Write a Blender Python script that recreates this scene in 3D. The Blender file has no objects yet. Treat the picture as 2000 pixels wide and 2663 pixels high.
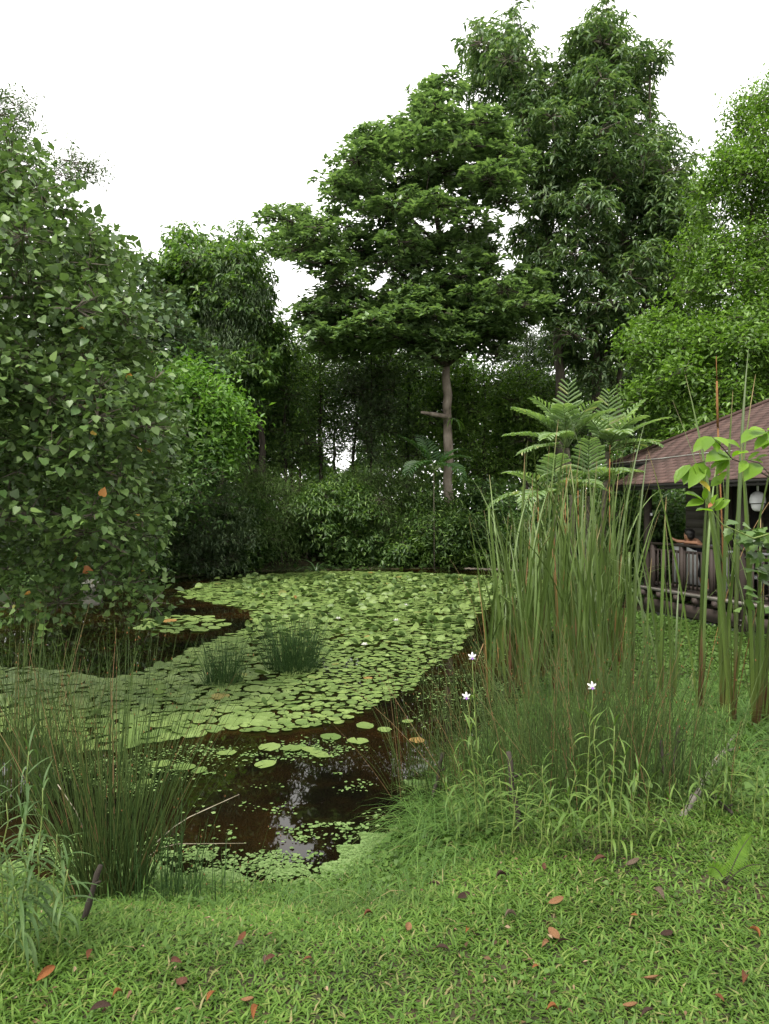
import bpy, bmesh, math
import numpy as np
from mathutils import Matrix, Vector

# ---------------------------------------------------------------- camera, sky, sun, exposure
scene = bpy.context.scene
COL = scene.collection
FPX, CX, HZ, EYE = 1848.0, 1000.0, 1322.0, 1.65      # focal length in photo pixels, centre column, horizon row, eye height
cam_data = bpy.data.cameras.new("camera")
cam_data.sensor_fit = 'VERTICAL'
cam_data.sensor_height = 24.0
cam_data.lens = 24.0 * FPX / 2663.0
cam_data.shift_y = (HZ - 2663 / 2) / 2663.0 * -1.0 * -1.0
cam_data.clip_end = 2000
cam_data.clip_start = 0.05
cam = bpy.data.objects.new("camera", cam_data)
cam.location = (0, 0, EYE)
cam.rotation_euler = (math.radians(90), 0, 0)
COL.objects.link(cam)
scene.camera = cam

SUN_EL, SUN_AZ = math.radians(58), math.radians(215)    # azimuth clockwise from +Y: behind the camera, to its left
world = bpy.data.worlds.new("World")
scene.world = world
world.use_nodes = True
wn = world.node_tree.nodes
wl = world.node_tree.links
bg = wn['Background']
bg.inputs['Strength'].default_value = 0.1
sky = wn.new('ShaderNodeTexSky')
sky.sky_type = 'NISHITA'
sky.sun_disc = False
sky.sun_elevation = SUN_EL
sky.sun_rotation = SUN_AZ
wmix = wn.new('ShaderNodeMix'); wmix.data_type = 'RGBA'
wmix.inputs[0].default_value = 0.9                      # bright, closed cloud cover
wmix.inputs[7].default_value = (14.0, 13.8, 13.3, 1)
wl.new(sky.outputs[0], wmix.inputs[6])
wl.new(wmix.outputs[2], bg.inputs['Color'])

sun_data = bpy.data.lights.new("sun", 'SUN')
sun_data.energy = 2.8
sun_data.angle = math.radians(14)
sun_data.color = (1.0, 0.96, 0.88)
sun = bpy.data.objects.new("sun", sun_data)
sdir = Vector((math.sin(SUN_AZ) * math.cos(SUN_EL), math.cos(SUN_AZ) * math.cos(SUN_EL), math.sin(SUN_EL)))
sun.rotation_euler = sdir.to_track_quat('Z', 'Y').to_euler()
sun.location = (0, 0, 40)
COL.objects.link(sun)

scene.view_settings.view_transform = 'Standard'
scene.view_settings.look = 'None'
scene.view_settings.exposure = 0.9
scene.view_settings.gamma = 1.0
scene.view_settings.use_curve_mapping = False
scene.render.engine = 'CYCLES'
scene.cycles.max_bounces = 7
scene.cycles.diffuse_bounces = 3
scene.cycles.glossy_bounces = 3
scene.cycles.transmission_bounces = 4
scene.cycles.transparent_max_bounces = 8
scene.cycles.caustics_reflective = False
scene.cycles.caustics_refractive = False
scene.cycles.use_denoising = True
scene.cycles.use_adaptive_sampling = True
scene.cycles.adaptive_threshold = 0.02

rng = np.random.default_rng(7)
PI = math.pi

# ---------------------------------------------------------------- helpers
def at(px, py, Y):
    return np.array([(px - CX) / FPX * Y, Y, EYE - (py - HZ) / FPX * Y])

def on_plane(px, py, z):
    Y = (EYE - z) * FPX / (py - HZ)
    return np.array([(px - CX) / FPX * Y, Y, z])

def unit(v):
    v = np.asarray(v, float)
    return v / np.maximum(np.linalg.norm(v, axis=-1, keepdims=True), 1e-9)

def smooth01(t):
    t = np.clip(t, 0, 1)
    return t * t * (3 - 2 * t)

class Acc:
    """collects vertices and faces of one mesh"""
    def __init__(self):
        self.V, self.L, self.T, self.M, self.n = [], [], [], [], 0
    def raw(self, V, loops, totals, m=0):
        self.V.append(np.asarray(V, float).reshape(-1, 3))
        self.L.append(np.asarray(loops, np.int64) + self.n)
        self.T.append(np.asarray(totals, np.int64))
        self.M.append(np.full(len(totals), m, np.int64))
        self.n += len(self.V[-1])
    def faces(self, V, F, m=0):
        self.raw(V, [i for f in F for i in f], [len(f) for f in F], m)
    def batch(self, tpl, R, t, s, m=0):
        TV, TF = tpl
        TV = np.asarray(TV, float)
        n, k = len(t), len(TV)
        if n == 0:
            return
        s = np.asarray(s, float)
        if s.ndim == 1:
            s = np.repeat(s[:, None], 3, 1)
        V = np.einsum('nij,nkj->nki', R, TV[None] * s[:, None, :]) + t[:, None, :]
        fl = np.array([i for f in TF for i in f])
        ft = np.array([len(f) for f in TF])
        loops = (fl[None] + (np.arange(n) * k)[:, None]).ravel()
        self.raw(V.reshape(-1, 3), loops, np.tile(ft, n), m)
    def box(self, a, b, m=0):
        x0, y0, z0 = a; x1, y1, z1 = b
        V = [(x0,y0,z0),(x1,y0,z0),(x1,y1,z0),(x0,y1,z0),(x0,y0,z1),(x1,y0,z1),(x1,y1,z1),(x0,y1,z1)]
        F = [(0,3,2,1),(4,5,6,7),(0,1,5,4),(1,2,6,5),(2,3,7,6),(3,0,4,7)]
        self.faces(V, F, m)
    def tube(self, P, r, sides=6, cap=True, m=0):
        P = np.asarray(P, float)
        n = len(P)
        r = np.broadcast_to(np.asarray(r, float), (n,))
        T = np.empty_like(P)
        T[1:-1] = P[2:] - P[:-2]; T[0] = P[1] - P[0]; T[-1] = P[-1] - P[-2]
        T = unit(T)
        ref = np.array([0.0, 0, 1]) if abs(T[:, 2]).mean() < 0.8 else np.array([1.0, 0.13, 0])
        X = unit(np.cross(T, ref)); Yv = np.cross(T, X)
        a = np.arange(sides) * 2 * PI / sides
        V = P[:, None] + r[:, None, None] * (X[:, None] * np.cos(a)[None, :, None] + Yv[:, None] * np.sin(a)[None, :, None])
        i = np.arange(n - 1)[:, None] * sides; j = np.arange(sides)[None]; j2 = (j + 1) % sides
        Q = np.stack([i + j, i + j2, i + sides + j2, i + sides + j], -1).reshape(-1)
        tot = [4] * ((n - 1) * sides)
        L = list(Q)
        if cap:
            L += list(range(sides))[::-1] + list(range((n - 1) * sides, n * sides)); tot += [sides, sides]
        self.raw(V.reshape(-1, 3), L, tot, m)
    def mesh(self, name, mats, smooth=False):
        me = bpy.data.meshes.new(name)
        V = np.concatenate(self.V); L = np.concatenate(self.L); T = np.concatenate(self.T); M = np.concatenate(self.M)
        me.vertices.add(len(V)); me.vertices.foreach_set('co', V.astype(np.float32).ravel())
        me.loops.add(len(L)); me.loops.foreach_set('vertex_index', L.astype(np.int32))
        me.polygons.add(len(T))
        st = np.concatenate([[0], np.cumsum(T)[:-1]])
        me.polygons.foreach_set('loop_start', st.astype(np.int32))
        me.polygons.foreach_set('material_index', M.astype(np.int32))
        me.update(calc_edges=True)
        if smooth:
            me.polygons.foreach_set('use_smooth', np.ones(len(T), bool))
        for mm in (mats if isinstance(mats, (list, tuple)) else [mats]):
            me.materials.append(mm)
        return me

def link(name, data, parent=None, loc=None, rot=None):
    o = bpy.data.objects.new(name, data)
    COL.objects.link(o)
    if parent is not None:
        o.parent = parent
    if loc is not None:
        o.location = loc
    if rot is not None:
        o.rotation_euler = rot
    return o

def tag(o, label=None, cat=None, group=None, kind=None):
    if label: o['label'] = label
    if cat: o['category'] = cat
    if group: o['group'] = group
    if kind: o['kind'] = kind
    return o

def thing(name, label, cat, loc, group=None, rz=0.0):
    o = link(name, None, None, tuple(loc), (0, 0, rz))
    o.empty_display_size = 0.1
    return tag(o, label, cat, group)

def under(name, mesh, root):
    """a part whose mesh is written in world coordinates, below an unrotated root"""
    return link(name, mesh, root, tuple(-np.array(root.location)))

def frame(a, nrm):
    """rotation matrices with y along a and z near nrm"""
    a = unit(a)
    x = unit(np.cross(a, nrm))
    z = np.cross(x, a)
    return np.stack([x, a, z], -1)

def rand_unit(n):
    return unit(rng.normal(size=(n, 3)))

# ---------------------------------------------------------------- leaf shapes: x across, y along (0..1), z up
DIAMOND = ([(0,0,0),(-.52,.45,.1),(.52,.45,.1),(0,1,-.1)], [(0,3,1),(0,2,3)])
HEART_LITE = ([(0,0,0),(-.42,-.02,.06),(-.48,.36,.04),(0,1,-.12),(.48,.36,.04),(.42,-.02,.06)], [(0,3,2,1),(0,5,4,3)])
OVAL = ([(0,0,0),(-.38,.22,.06),(.38,.22,.06),(0,.25,0),(-.5,.55,.08),(.5,.55,.08),(0,.58,-.02),(-.3,.84,.0),(.3,.84,.0),(0,1,-.14)],
        [(0,3,1),(0,2,3),(1,3,6,4),(3,2,5,6),(4,6,9,7),(6,5,8,9)])
HEART = ([(0,0,0),(-.2,-.1,.03),(-.44,.06,.07),(-.5,.32,.05),(-.3,.66,-.02),(0,1,-.12),(.3,.66,-.02),(.5,.32,.05),(.44,.06,.07),(.2,-.1,.03),(0,.35,-.03)],
         [(0,10,2,1),(10,3,2),(10,4,3),(10,5,4),(10,6,5),(10,7,6),(10,8,7),(0,9,8,10)])
SLIM = ([(0,0,0),(-.5,.35,.1),(.5,.35,.1),(0,1,-.25)], [(0,2,1),(1,2,3)])
def blade_tpl(seg=3, bend=.35):
    V, F = [], []
    for i in range(seg):
        t = i / seg
        w = .5 * (1 - .75 * t * t) if i else .3
        z = t * math.cos(bend * t); y = t * math.sin(bend * t) * 1.1
        V += [(-w, y, z), (w, y, z)]
    V.append((0, 1.1 * math.sin(bend), math.cos(bend)))
    for i in range(seg - 1):
        F.append((2*i, 2*i+1, 2*i+3, 2*i+2))
    F.append((2*seg-2, 2*seg-1, 2*seg))
    return V, F

# ---------------------------------------------------------------- materials
def new_mat(name):
    m = bpy.data.materials.new(name); m.use_nodes = True
    nt = m.node_tree
    p = nt.nodes['Principled BSDF']
    return m, nt, p

def ramp(nt, stops, fac):
    r = nt.nodes.new('ShaderNodeValToRGB')
    el = r.color_ramp.elements
    while len(el) < len(stops):
        el.new(0.5)
    for e, (p, c) in zip(el, stops):
        e.position = p; e.color = (*c, 1)
    nt.links.new(fac, r.inputs[0])
    return r.outputs[0]

def leaf_random(nt):
    g = nt.nodes.new('ShaderNodeNewGeometry')
    o = nt.nodes.new('ShaderNodeObjectInfo')
    ad = nt.nodes.new('ShaderNodeMath'); ad.operation = 'ADD'
    fr = nt.nodes.new('ShaderNodeMath'); fr.operation = 'FRACT'
    nt.links.new(g.outputs['Random Per Island'], ad.inputs[0])
    nt.links.new(o.outputs['Random'], ad.inputs[1])
    nt.links.new(ad.outputs[0], fr.inputs[0])
    return fr.outputs[0], g

def leaf_mat(name, stops, trans=.3, rough=.5, spec=.22, pale=None, tcol=(1.2, 1.35, .6), mottle=0.0, sat=.97, gain=.9):
    def soft(c):
        l = .3 * c[0] + .6 * c[1] + .1 * c[2]
        return tuple(gain * (l + (v - l) * sat) for v in c)
    stops = [(a, soft(c)) for a, c in stops]
    m, nt, p = new_mat(name)
    fac, g = leaf_random(nt)
    c = ramp(nt, stops, fac)
    if mottle:
        tc = nt.nodes.new('ShaderNodeTexCoord'); nz = nt.nodes.new('ShaderNodeTexNoise')
        nz.inputs['Scale'].default_value = mottle; nz.inputs['Detail'].default_value = 3
        nt.links.new(tc.outputs['Object'], nz.inputs['Vector'])
        mr = nt.nodes.new('ShaderNodeMapRange'); mr.inputs[1].default_value = .3; mr.inputs[2].default_value = .7
        mr.inputs[3].default_value = .72; mr.inputs[4].default_value = 1.25
        nt.links.new(nz.outputs[0], mr.inputs[0])
        mu = nt.nodes.new('ShaderNodeVectorMath'); mu.operation = 'SCALE'
        nt.links.new(c, mu.inputs[0]); nt.links.new(mr.outputs[0], mu.inputs['Scale']); c = mu.outputs[0]
    if pale:                                   # paler underside
        mx = nt.nodes.new('ShaderNodeMix'); mx.data_type = 'RGBA'
        nt.links.new(g.outputs['Backfacing'], mx.inputs[0]); nt.links.new(c, mx.inputs[6])
        mx.inputs[7].default_value = (*pale, 1); c = mx.outputs[2]
    nt.links.new(c, p.inputs['Base Color'])
    p.inputs['Roughness'].default_value = rough
    p.inputs['Specular IOR Level'].default_value = spec
    if trans:
        tr = nt.nodes.new('ShaderNodeBsdfTranslucent')
        mu = nt.nodes.new('ShaderNodeVectorMath'); mu.operation = 'MULTIPLY'
        mu.inputs[1].default_value = tcol
        nt.links.new(c, mu.inputs[0]); nt.links.new(mu.outputs[0], tr.inputs[0])
        ms = nt.nodes.new('ShaderNodeMixShader'); ms.inputs[0].default_value = trans
        nt.links.new(p.outputs[0], ms.inputs[1]); nt.links.new(tr.outputs[0], ms.inputs[2])
        nt.links.new(ms.outputs[0], nt.nodes['Material Output'].inputs['Surface'])
    return m

def noise_mat(name, stops, scale=6, rough=.8, spec=.3, bump=.3, stretch=(1, 1, 1), detail=5, coord='Object', bdist=.02):
    m, nt, p = new_mat(name)
    tc = nt.nodes.new('ShaderNodeTexCoord')
    mp = nt.nodes.new('ShaderNodeMapping'); mp.inputs['Scale'].default_value = stretch
    nz = nt.nodes.new('ShaderNodeTexNoise'); nz.inputs['Scale'].default_value = scale; nz.inputs['Detail'].default_value = detail
    nt.links.new(tc.outputs[coord], mp.inputs[0]); nt.links.new(mp.outputs[0], nz.inputs['Vector'])
    nt.links.new(ramp(nt, stops, nz.outputs[0]), p.inputs['Base Color'])
    p.inputs['Roughness'].default_value = rough
    p.inputs['Specular IOR Level'].default_value = spec
    if bump:
        b = nt.nodes.new('ShaderNodeBump'); b.inputs['Strength'].default_value = bump; b.inputs['Distance'].default_value = bdist
        nt.links.new(nz.outputs[0], b.inputs['Height']); nt.links.new(b.outputs[0], p.inputs['Normal'])
    return m

M = {}
M['bark'] = noise_mat('bark_grey_brown', [(.3, (.05,.042,.033)), (.7, (.14,.12,.095))], 9, .9, .2, .6, (1,1,.25))
M['bark_dark'] = noise_mat('bark_dark', [(.3, (.025,.02,.016)), (.7, (.07,.058,.045))], 9, .9, .2, .6, (1,1,.25))
M['bark_pale'] = noise_mat('bark_pale', [(.32, (.05,.042,.032)), (.45, (.17,.14,.11)), (.6, (.24,.2,.165)), (.75, (.36,.33,.28))], 3.2, .9, .2, .8, (1,1,.6), 9)
M['twig'] = noise_mat('twig', [(.3, (.05,.043,.03)), (.7, (.12,.105,.08))], 20, .85, .2, 0)
# ---------------------------------------------------------------- terrain and pond
WZ = -0.5
pond = np.array([(-1.9,3.95),(-1.2,4.1),(-0.55,4.0),(-0.15,4.25),(0.2,4.85),(0.45,5.6),(0.95,6.6),(1.8,8.2),(2.6,10.5),(3.05,13),(3.7,16.5),(4.8,19.5),(5.6,22.5),(5,24.6),
                 (3.5,25.6),(0.5,25.2),(-2,24.8),(-4.5,24.3),(-6,22.8),(-7.5,20.5),(-9,18),(-9.6,15),(-8.2,11),(-6.6,8),(-5,6),(-3.3,4.6)])
for _ in range(2):
    a, b = pond, np.roll(pond, -1, 0)
    pond = np.stack([.75 * a + .25 * b, .25 * a + .75 * b], 1).reshape(-1, 2)

def poly_inside(P, poly):
    x, y = P[:, 0][:, None], P[:, 1][:, None]
    a, b = poly, np.roll(poly, -1, 0)
    cond = (a[None, :, 1] > y) != (b[None, :, 1] > y)
    xi = (b[None, :, 0] - a[None, :, 0]) * (y - a[None, :, 1]) / np.where(b[:, 1] == a[:, 1], 1e-9, b[:, 1] - a[:, 1])[None] + a[None, :, 0]
    return (np.sum(cond & (x < xi), 1) % 2) == 1

def poly_dist(P, poly):
    a, b = poly, np.roll(poly, -1, 0)
    ab = b - a
    t = np.clip(((P[:, None] - a[None]) * ab[None]).sum(-1) / np.maximum((ab * ab).sum(-1), 1e-12)[None], 0, 1)
    return np.linalg.norm(P[:, None] - (a[None] + t[..., None] * ab[None]), axis=-1).min(1)

def sdf(P):
    P = np.asarray(P, float).reshape(-1, 2)
    out = np.empty(len(P))
    for i in range(0, len(P), 20000):
        q = P[i:i + 20000]
        d = poly_dist(q, pond)
        out[i:i + 20000] = np.where(poly_inside(q, pond), -d, d)
    return out

def ground_z(P):
    P = np.asarray(P, float).reshape(-1, 2)
    d = sdf(P)
    x, y = P[:, 0], P[:, 1]
    near = 1 - smooth01((y - 4.2) / 4.5)                       # high lawn by the camera, low ground by the house
    far = smooth01((y - 17) / 7) + smooth01((-x - 5) / 3) * smooth01((y - 5) / 5)
    top = .5 * near + .03 * (1 - near) + .75 * np.clip(far, 0, 1)
    run = 2.3 - .6 * near + 1.5 * np.clip(far, 0, 1)
    land = WZ + top * smooth01((d + .12) / run) + .02 * np.sin(x * 2.1 + 1.3 * y) * smooth01(d)
    land = land + .012
    bed = WZ - .02 - .6 * smooth01(-d / 1.6)
    return np.where(d > 0, land, np.minimum(land, bed))

def axis_grid(lo, hi, fine_lo, fine_hi, step, grow=1.35):
    v = list(np.arange(fine_lo, fine_hi + 1e-6, step))
    s = step
    while v[-1] < hi: s *= grow; v.append(v[-1] + s)
    s = step
    while v[0] > lo: s *= grow; v.insert(0, v[0] - s)
    return np.array(v)
gx = axis_grid(-500, 500, -12, 12, .16); gy = axis_grid(-60, 900, 0.4, 30, .16)
GX, GY = np.meshgrid(gx, gy)
GP = np.stack([GX.ravel(), GY.ravel()], 1)
gz = ground_z(GP)
nx, ny = len(gx), len(gy)
ii = (np.arange(ny - 1)[:, None] * nx + np.arange(nx - 1)[None]).ravel()
acc = Acc()
acc.raw(np.column_stack([GP, gz]), np.stack([ii, ii + 1, ii + nx + 1, ii + nx], 1).ravel(), np.full(len(ii), 4))
M['soil'] = noise_mat('soil_and_litter', [(.3, (.02,.024,.01)), (.5, (.034,.034,.016)), (.62, (.055,.042,.025)), (.75, (.04,.055,.018))], 3.5, .95, .15, .5, detail=9)
tag(link('ground', acc.mesh('ground', M['soil'], True)), kind='structure')

# water: murky, brown over the shallows, mirror-like
m, nt, p = new_mat('pond_water')
tc = nt.nodes.new('ShaderNodeTexCoord'); nz = nt.nodes.new('ShaderNodeTexNoise')
nz.inputs['Scale'].default_value = .55; nz.inputs['Detail'].default_value = 7; nz.inputs['Roughness'].default_value = .65
nt.links.new(tc.outputs['Object'], nz.inputs['Vector'])
nt.links.new(ramp(nt, [(.4, (.003,.0026,.0016)), (.54, (.009,.0055,.002)), (.72, (.03,.013,.0035))], nz.outputs[0]), p.inputs['Base Color'])
p.inputs['Roughness'].default_value = .015; p.inputs['IOR'].default_value = 1.33
p.inputs['Specular IOR Level'].default_value = .5
n2 = nt.nodes.new('ShaderNodeTexNoise'); n2.inputs['Scale'].default_value = 2.2; n2.inputs['Detail'].default_value = 2
bp = nt.nodes.new('ShaderNodeBump'); bp.inputs['Strength'].default_value = .02; bp.inputs['Distance'].default_value = .03
nt.links.new(tc.outputs['Object'], n2.inputs['Vector']); nt.links.new(n2.outputs[0], bp.inputs['Height']); nt.links.new(bp.outputs[0], p.inputs['Normal'])
M['water'] = m
e = np.roll(pond, -1, 0) - np.roll(pond, 1, 0)
nrm = unit(np.column_stack([e[:, 1], -e[:, 0]]))
if poly_inside((pond[:1] + nrm[:1] * .05), pond)[0]: nrm = -nrm
wp = pond + nrm * .35
bm = bmesh.new()
f = bm.faces.new([bm.verts.new((x, y, WZ)) for x, y in wp])
if f.normal.z < 0: f.normal_flip()
f.normal_update()
if f.normal.z < 0: f.normal_flip()
bmesh.ops.triangulate(bm, faces=bm.faces[:])
me = bpy.data.meshes.new('water'); bm.to_mesh(me); bm.free(); me.materials.append(M['water'])
tag(link('water', me), kind='structure')

# ---------------------------------------------------------------- trees
def spread_in_poly(poly, n, margin):
    poly = np.asarray(poly, float)
    lo, hi = poly.min(0), poly.max(0)
    C = rng.uniform(lo, hi, (n * 60 + 400, 2))
    C = C[poly_inside(C, poly)]
    d = poly_dist(C, poly)
    ok = d > margin
    if ok.sum() < n: ok = d > np.quantile(d, .3)
    C, d = C[ok], d[ok]
    chosen = [0]
    md = np.linalg.norm(C - C[0], axis=1)
    for _ in range(min(n, len(C)) - 1):
        cand = rng.integers(0, len(C), 9)
        j = cand[np.argmax(md[cand])]
        chosen.append(j); md = np.minimum(md, np.linalg.norm(C - C[j], axis=1))
    return C[chosen], d[chosen]

def crown_puffs(polys, Yc, T, n, rp):
    out = []
    areas = [abs(np.sum(np.array(q)[:, 0] * np.roll(np.array(q)[:, 1], -1) - np.roll(np.array(q)[:, 0], -1) * np.array(q)[:, 1])) for q in polys]
    for q, A in zip(polys, areas):
        # roughen the outline
        q = np.array(q, float); e_ = np.roll(q, -1, 0) - q; Q = []
        for a_, v_ in zip(q, e_):
            m_ = max(1, int(np.hypot(*v_) / 34)); nn = np.array([v_[1], -v_[0]]) / max(np.hypot(*v_), 1e-6)
            for i_ in range(m_): Q.append(a_ + v_ * i_ / m_ + nn * rng.normal(0, .42 * rp * FPX / Yc) * (i_ > 0))
        q = np.array(Q)
        k = max(2, int(round(n * A / sum(areas))))
        C, d = spread_in_poly(q, k, .28 * rp * FPX / Yc)
        R = max(d.max(), 1)
        depth = T * np.sqrt(np.clip(1 - (1 - d / R) ** 2, 0, 1)) * rng.uniform(-1, 1, len(C))
        Y = Yc + depth
        # keep the true picture position: the crown grows in depth along the line of sight
        out.append(np.column_stack([(C[:, 0] - CX) / FPX * Y, Y, EYE - (C[:, 1] - HZ) / FPX * Y]))
    return np.concatenate(out)

STY = dict(
    rosette=dict(t0=.95, t1=1.55, droop=.05, up=1.5, out=.5, spread=.06, flat=.36, na=.7, nz=.8, nrad=.1, nn=.18),
    droop=dict(t0=.9, t1=1.7, droop=.75, up=1.0, out=.7, spread=.1, flat=.8),
    small=dict(t0=.4, t1=1.8, droop=.15, up=.7, out=.8, spread=.2, flat=.8),
    heart=dict(t0=.3, t1=1.8, droop=.4, up=.4, out=.8, spread=.13, flat=.9, na=.25, nz=.9, nrad=.3, nn=.4),
    weep=dict(t0=.4, t1=1.6, droop=1.3, up=.1, out=.7, spread=.3, flat=1.2),
    fine=dict(t0=.3, t1=1.5, droop=.3, up=.7, out=.8, spread=.22, flat=.8))

def crown_leaves(puffs, rp, nc, k, size, style):
    s = STY[style]
    n = len(puffs)
    pr = rp * rng.uniform(.5, 1.25, n)
    ncs = np.maximum(2, (nc * (pr / rp) ** 2 * rng.uniform(.7, 1.3, n)).astype(int))
    pi = np.repeat(np.arange(n), ncs)
    d = rand_unit(len(pi)); d[:, 2] = np.where(d[:, 2] < 0, d[:, 2] * .55, d[:, 2]); d = unit(d)
    rad = rng.uniform(.15, 1, len(pi)) ** .45
    c = puffs[pi] + d * (pr[pi] * rad)[:, None] * np.array([1, 1, s['flat']])
    ax = unit(d * s['out'] + np.array([0, 0, s['up']]) + rng.normal(0, .25, d.shape))
    ci = np.repeat(np.arange(len(c)), k)
    j = np.tile(np.arange(k), len(c))
    A = ax[ci]
    p1 = unit(np.cross(A, rand_unit(1)[0] + np.array([.3, 0, .1]))); p2 = np.cross(A, p1)
    phi = j * 2.4 + np.repeat(rng.uniform(0, 6.3, len(c)), k) + rng.normal(0, .3, len(j))
    th = rng.uniform(s['t0'], s['t1'], len(j))
    radial = p1 * np.cos(phi)[:, None] + p2 * np.sin(phi)[:, None]
    dr = A * np.cos(th)[:, None] + radial * np.sin(th)[:, None]
    dr[:, 2] -= s['droop'] * rng.uniform(.6, 1.2, len(j))
    dr = unit(dr + rng.normal(0, .1, dr.shape))
    nr = unit(A * s.get('na', .8) + np.array([0, 0, s.get('nz', .45)]) + radial * s.get('nrad', .5) + rng.normal(0, s.get('nn', .25), dr.shape))
    jit = rng.normal(0, 1, (len(j), 3)) * (s['spread'] if size > .15 else s['spread'] * .8)
    pos = c[ci] + jit * np.array([1, 1, .8])
    sz = size * rng.uniform(.5, 1.2, len(j))
    return pos, frame(dr, nr), sz, c, pi

def bezier(a, b, sag, n=6):
    t = np.linspace(0, 1, n)[:, None]
    mid = (a + b) / 2 + sag
    return (1 - t) ** 2 * a + 2 * t * (1 - t) * mid + t * t * b

def grow_branches(trunk, acc, limbs, puffs, clusters, pi, twigs=True, thick=1.0, sides=5, tw_r=.006, mind=.4):
    """limbs: (points, r0, r1); a branch runs to every puff from the nearest wood, twigs to the leaf clusters"""
    sk, skr = [], []
    for P, r0, r1 in limbs:
        P = np.asarray(P, float)
        Q = [P[0]]
        for a, b in zip(P[:-1], P[1:]):
            m = max(2, int(np.linalg.norm(b - a) / .5))
            for t in np.linspace(0, 1, m + 1)[1:]: Q.append(a + (b - a) * t)
        Q = np.array(Q)
        k = np.array([.25, .5, .25])
        for _ in range(3):
            Q[1:-1] = .25 * Q[:-2] + .5 * Q[1:-1] + .25 * Q[2:]
        Q[1:-1] += rng.normal(0, .25, (len(Q) - 2, 3)) * min(r0, .12)
        r = np.linspace(r0, r1, len(Q))
        (trunk if not sk else acc).tube(Q, r * (1 + .06 * np.sin(np.arange(len(Q)) * 1.7)), 9)
        sk.append(Q[len(Q) // 4:]); skr.append(r[len(Q) // 4:])
    SK, SR = np.concatenate(sk), np.concatenate(skr)
    d0 = np.array([np.linalg.norm(SK - p, axis=1).min() for p in puffs])
    for i in np.argsort(d0):
        p = puffs[i]
        dd = np.linalg.norm(SK - p, axis=1) + np.clip(SK[:, 2] - p[2], 0, 9) * 1.2
        j = int(np.argmin(dd)); a = SK[j]
        L = np.linalg.norm(p - a)
        if L < .05: continue
        Q = bezier(a, p, np.array([0, 0, .12 * L]) + rng.normal(0, .05, 3) * L, max(4, int(L / .5) + 3))
        r0 = min(SR[j] * .75, thick * (.012 + .014 * L))
        r = np.linspace(r0, max(.3 * r0, tw_r), len(Q))
        acc.tube(Q, r, sides, cap=False)
        SK = np.concatenate([SK, Q[1:]]); SR = np.concatenate([SR, r[1:]])
    if twigs:
        P = puffs[pi]
        n = len(clusters)
        # cheap twigs: three-sided spikes in one batch
        a = P + (clusters - P) * .12; v = clusters - a
        ln = np.linalg.norm(v, axis=1)
        T = ([(-1.3,0,-.6),(1.3,0,.6),(.6,1,.2),(-.6,1,-.2)], [(0,1,2,3)])
        acc.batch(T, frame(v, rand_unit(n)), a, np.column_stack([np.full(n, tw_r), ln, np.full(n, tw_r)]))

def make_tree(name, label, polys, Yc, T, npuff, rp, nc, k, size, width, style, leaf, mat, bark, limbs, group=None, cat='tree', tpl=DIAMOND,
              base=None, thick=1.0, tw_r=.006, twigs=True, extra=None, trunk_name='trunk', extra_puffs=None, bark2=None):
    puffs = crown_puffs(polys, Yc, T, npuff, rp)
    if extra_puffs is not None: puffs = np.concatenate([puffs, extra_puffs])
    pos, R, sz, c, pi = crown_leaves(puffs, rp, nc, k, size, style)
    if base is None: base = limbs[0][0][0]
    root = thing(name, label, cat, base, group)
    stem, wood = Acc(), Acc()
    grow_branches(stem, wood, limbs, puffs, c, pi, twigs, thick, tw_r=tw_r)
    if extra: extra(stem)
    under(trunk_name, stem.mesh(name + '_trunk', bark, True), root)
    under('branches', wood.mesh(name + '_branches', bark2 or bark, True), root)
    a = Acc()
    a.batch(tpl, R, pos, np.column_stack([sz * width, sz, sz]))
    crown = under('crown', a.mesh(name + '_crown', mat), root)
    return root, crown, (pos, R, sz)

def gpos(px, Y, dz=0):
    x = (px - CX) / FPX * Y
    return np.array([x, Y, ground_z([[x, Y]])[0] + dz])

# leaf colours
def tree_leaf(*a_, **k_):
    k_.setdefault('sat', .94); k_.setdefault('gain', 1.35)
    return leaf_mat(*a_, **k_)
M['lf_heart'] = tree_leaf('heart_leaf', [(0, (.04,.085,.018)), (.45, (.07,.125,.028)), (.85, (.11,.17,.045)), (.991, (.1,.17,.035)), (.994, (.36,.2,.02)), (1, (.26,.09,.02))], .32, .42, .4, (.085,.135,.055))
M['lf_heart2'] = tree_leaf('heart_leaf_far', [(0, (.032,.07,.022)), (.6, (.06,.115,.04)), (1, (.09,.15,.055))], .28, .42, .45, (.08,.12,.06))
M['lf_term'] = tree_leaf('almond_leaf', [(0, (.05,.09,.034)), (.55, (.075,.125,.046)), (.9, (.115,.18,.066)), (1, (.15,.22,.08))], .32, .36, .65, sat=.86, gain=1.7)
M['lf_mango'] = tree_leaf('droop_leaf', [(0, (.042,.08,.032)), (.6, (.078,.13,.052)), (1, (.14,.195,.08))], .34, .42, .45)
M['lf_light'] = tree_leaf('light_leaf', [(0, (.045,.09,.013)), (.55, (.075,.145,.019)), (1, (.13,.22,.03))], .4, .42, .4)
M['lf_bright'] = tree_leaf('bright_leaf', [(0, (.05,.12,.015)), (.6, (.08,.17,.022)), (1, (.13,.24,.03))], .4, .42, .4)
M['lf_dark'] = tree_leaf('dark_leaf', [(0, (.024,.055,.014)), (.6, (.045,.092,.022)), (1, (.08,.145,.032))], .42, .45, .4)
M['lf_mid'] = tree_leaf('mid_leaf', [(0, (.034,.07,.018)), (.6, (.06,.115,.027)), (1, (.13,.21,.04))], .38, .42, .4)
M['lf_grey'] = tree_leaf('grey_green_leaf', [(0, (.04,.07,.03)), (.6, (.065,.1,.045)), (1, (.1,.15,.06))], .3, .5, .35)
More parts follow.
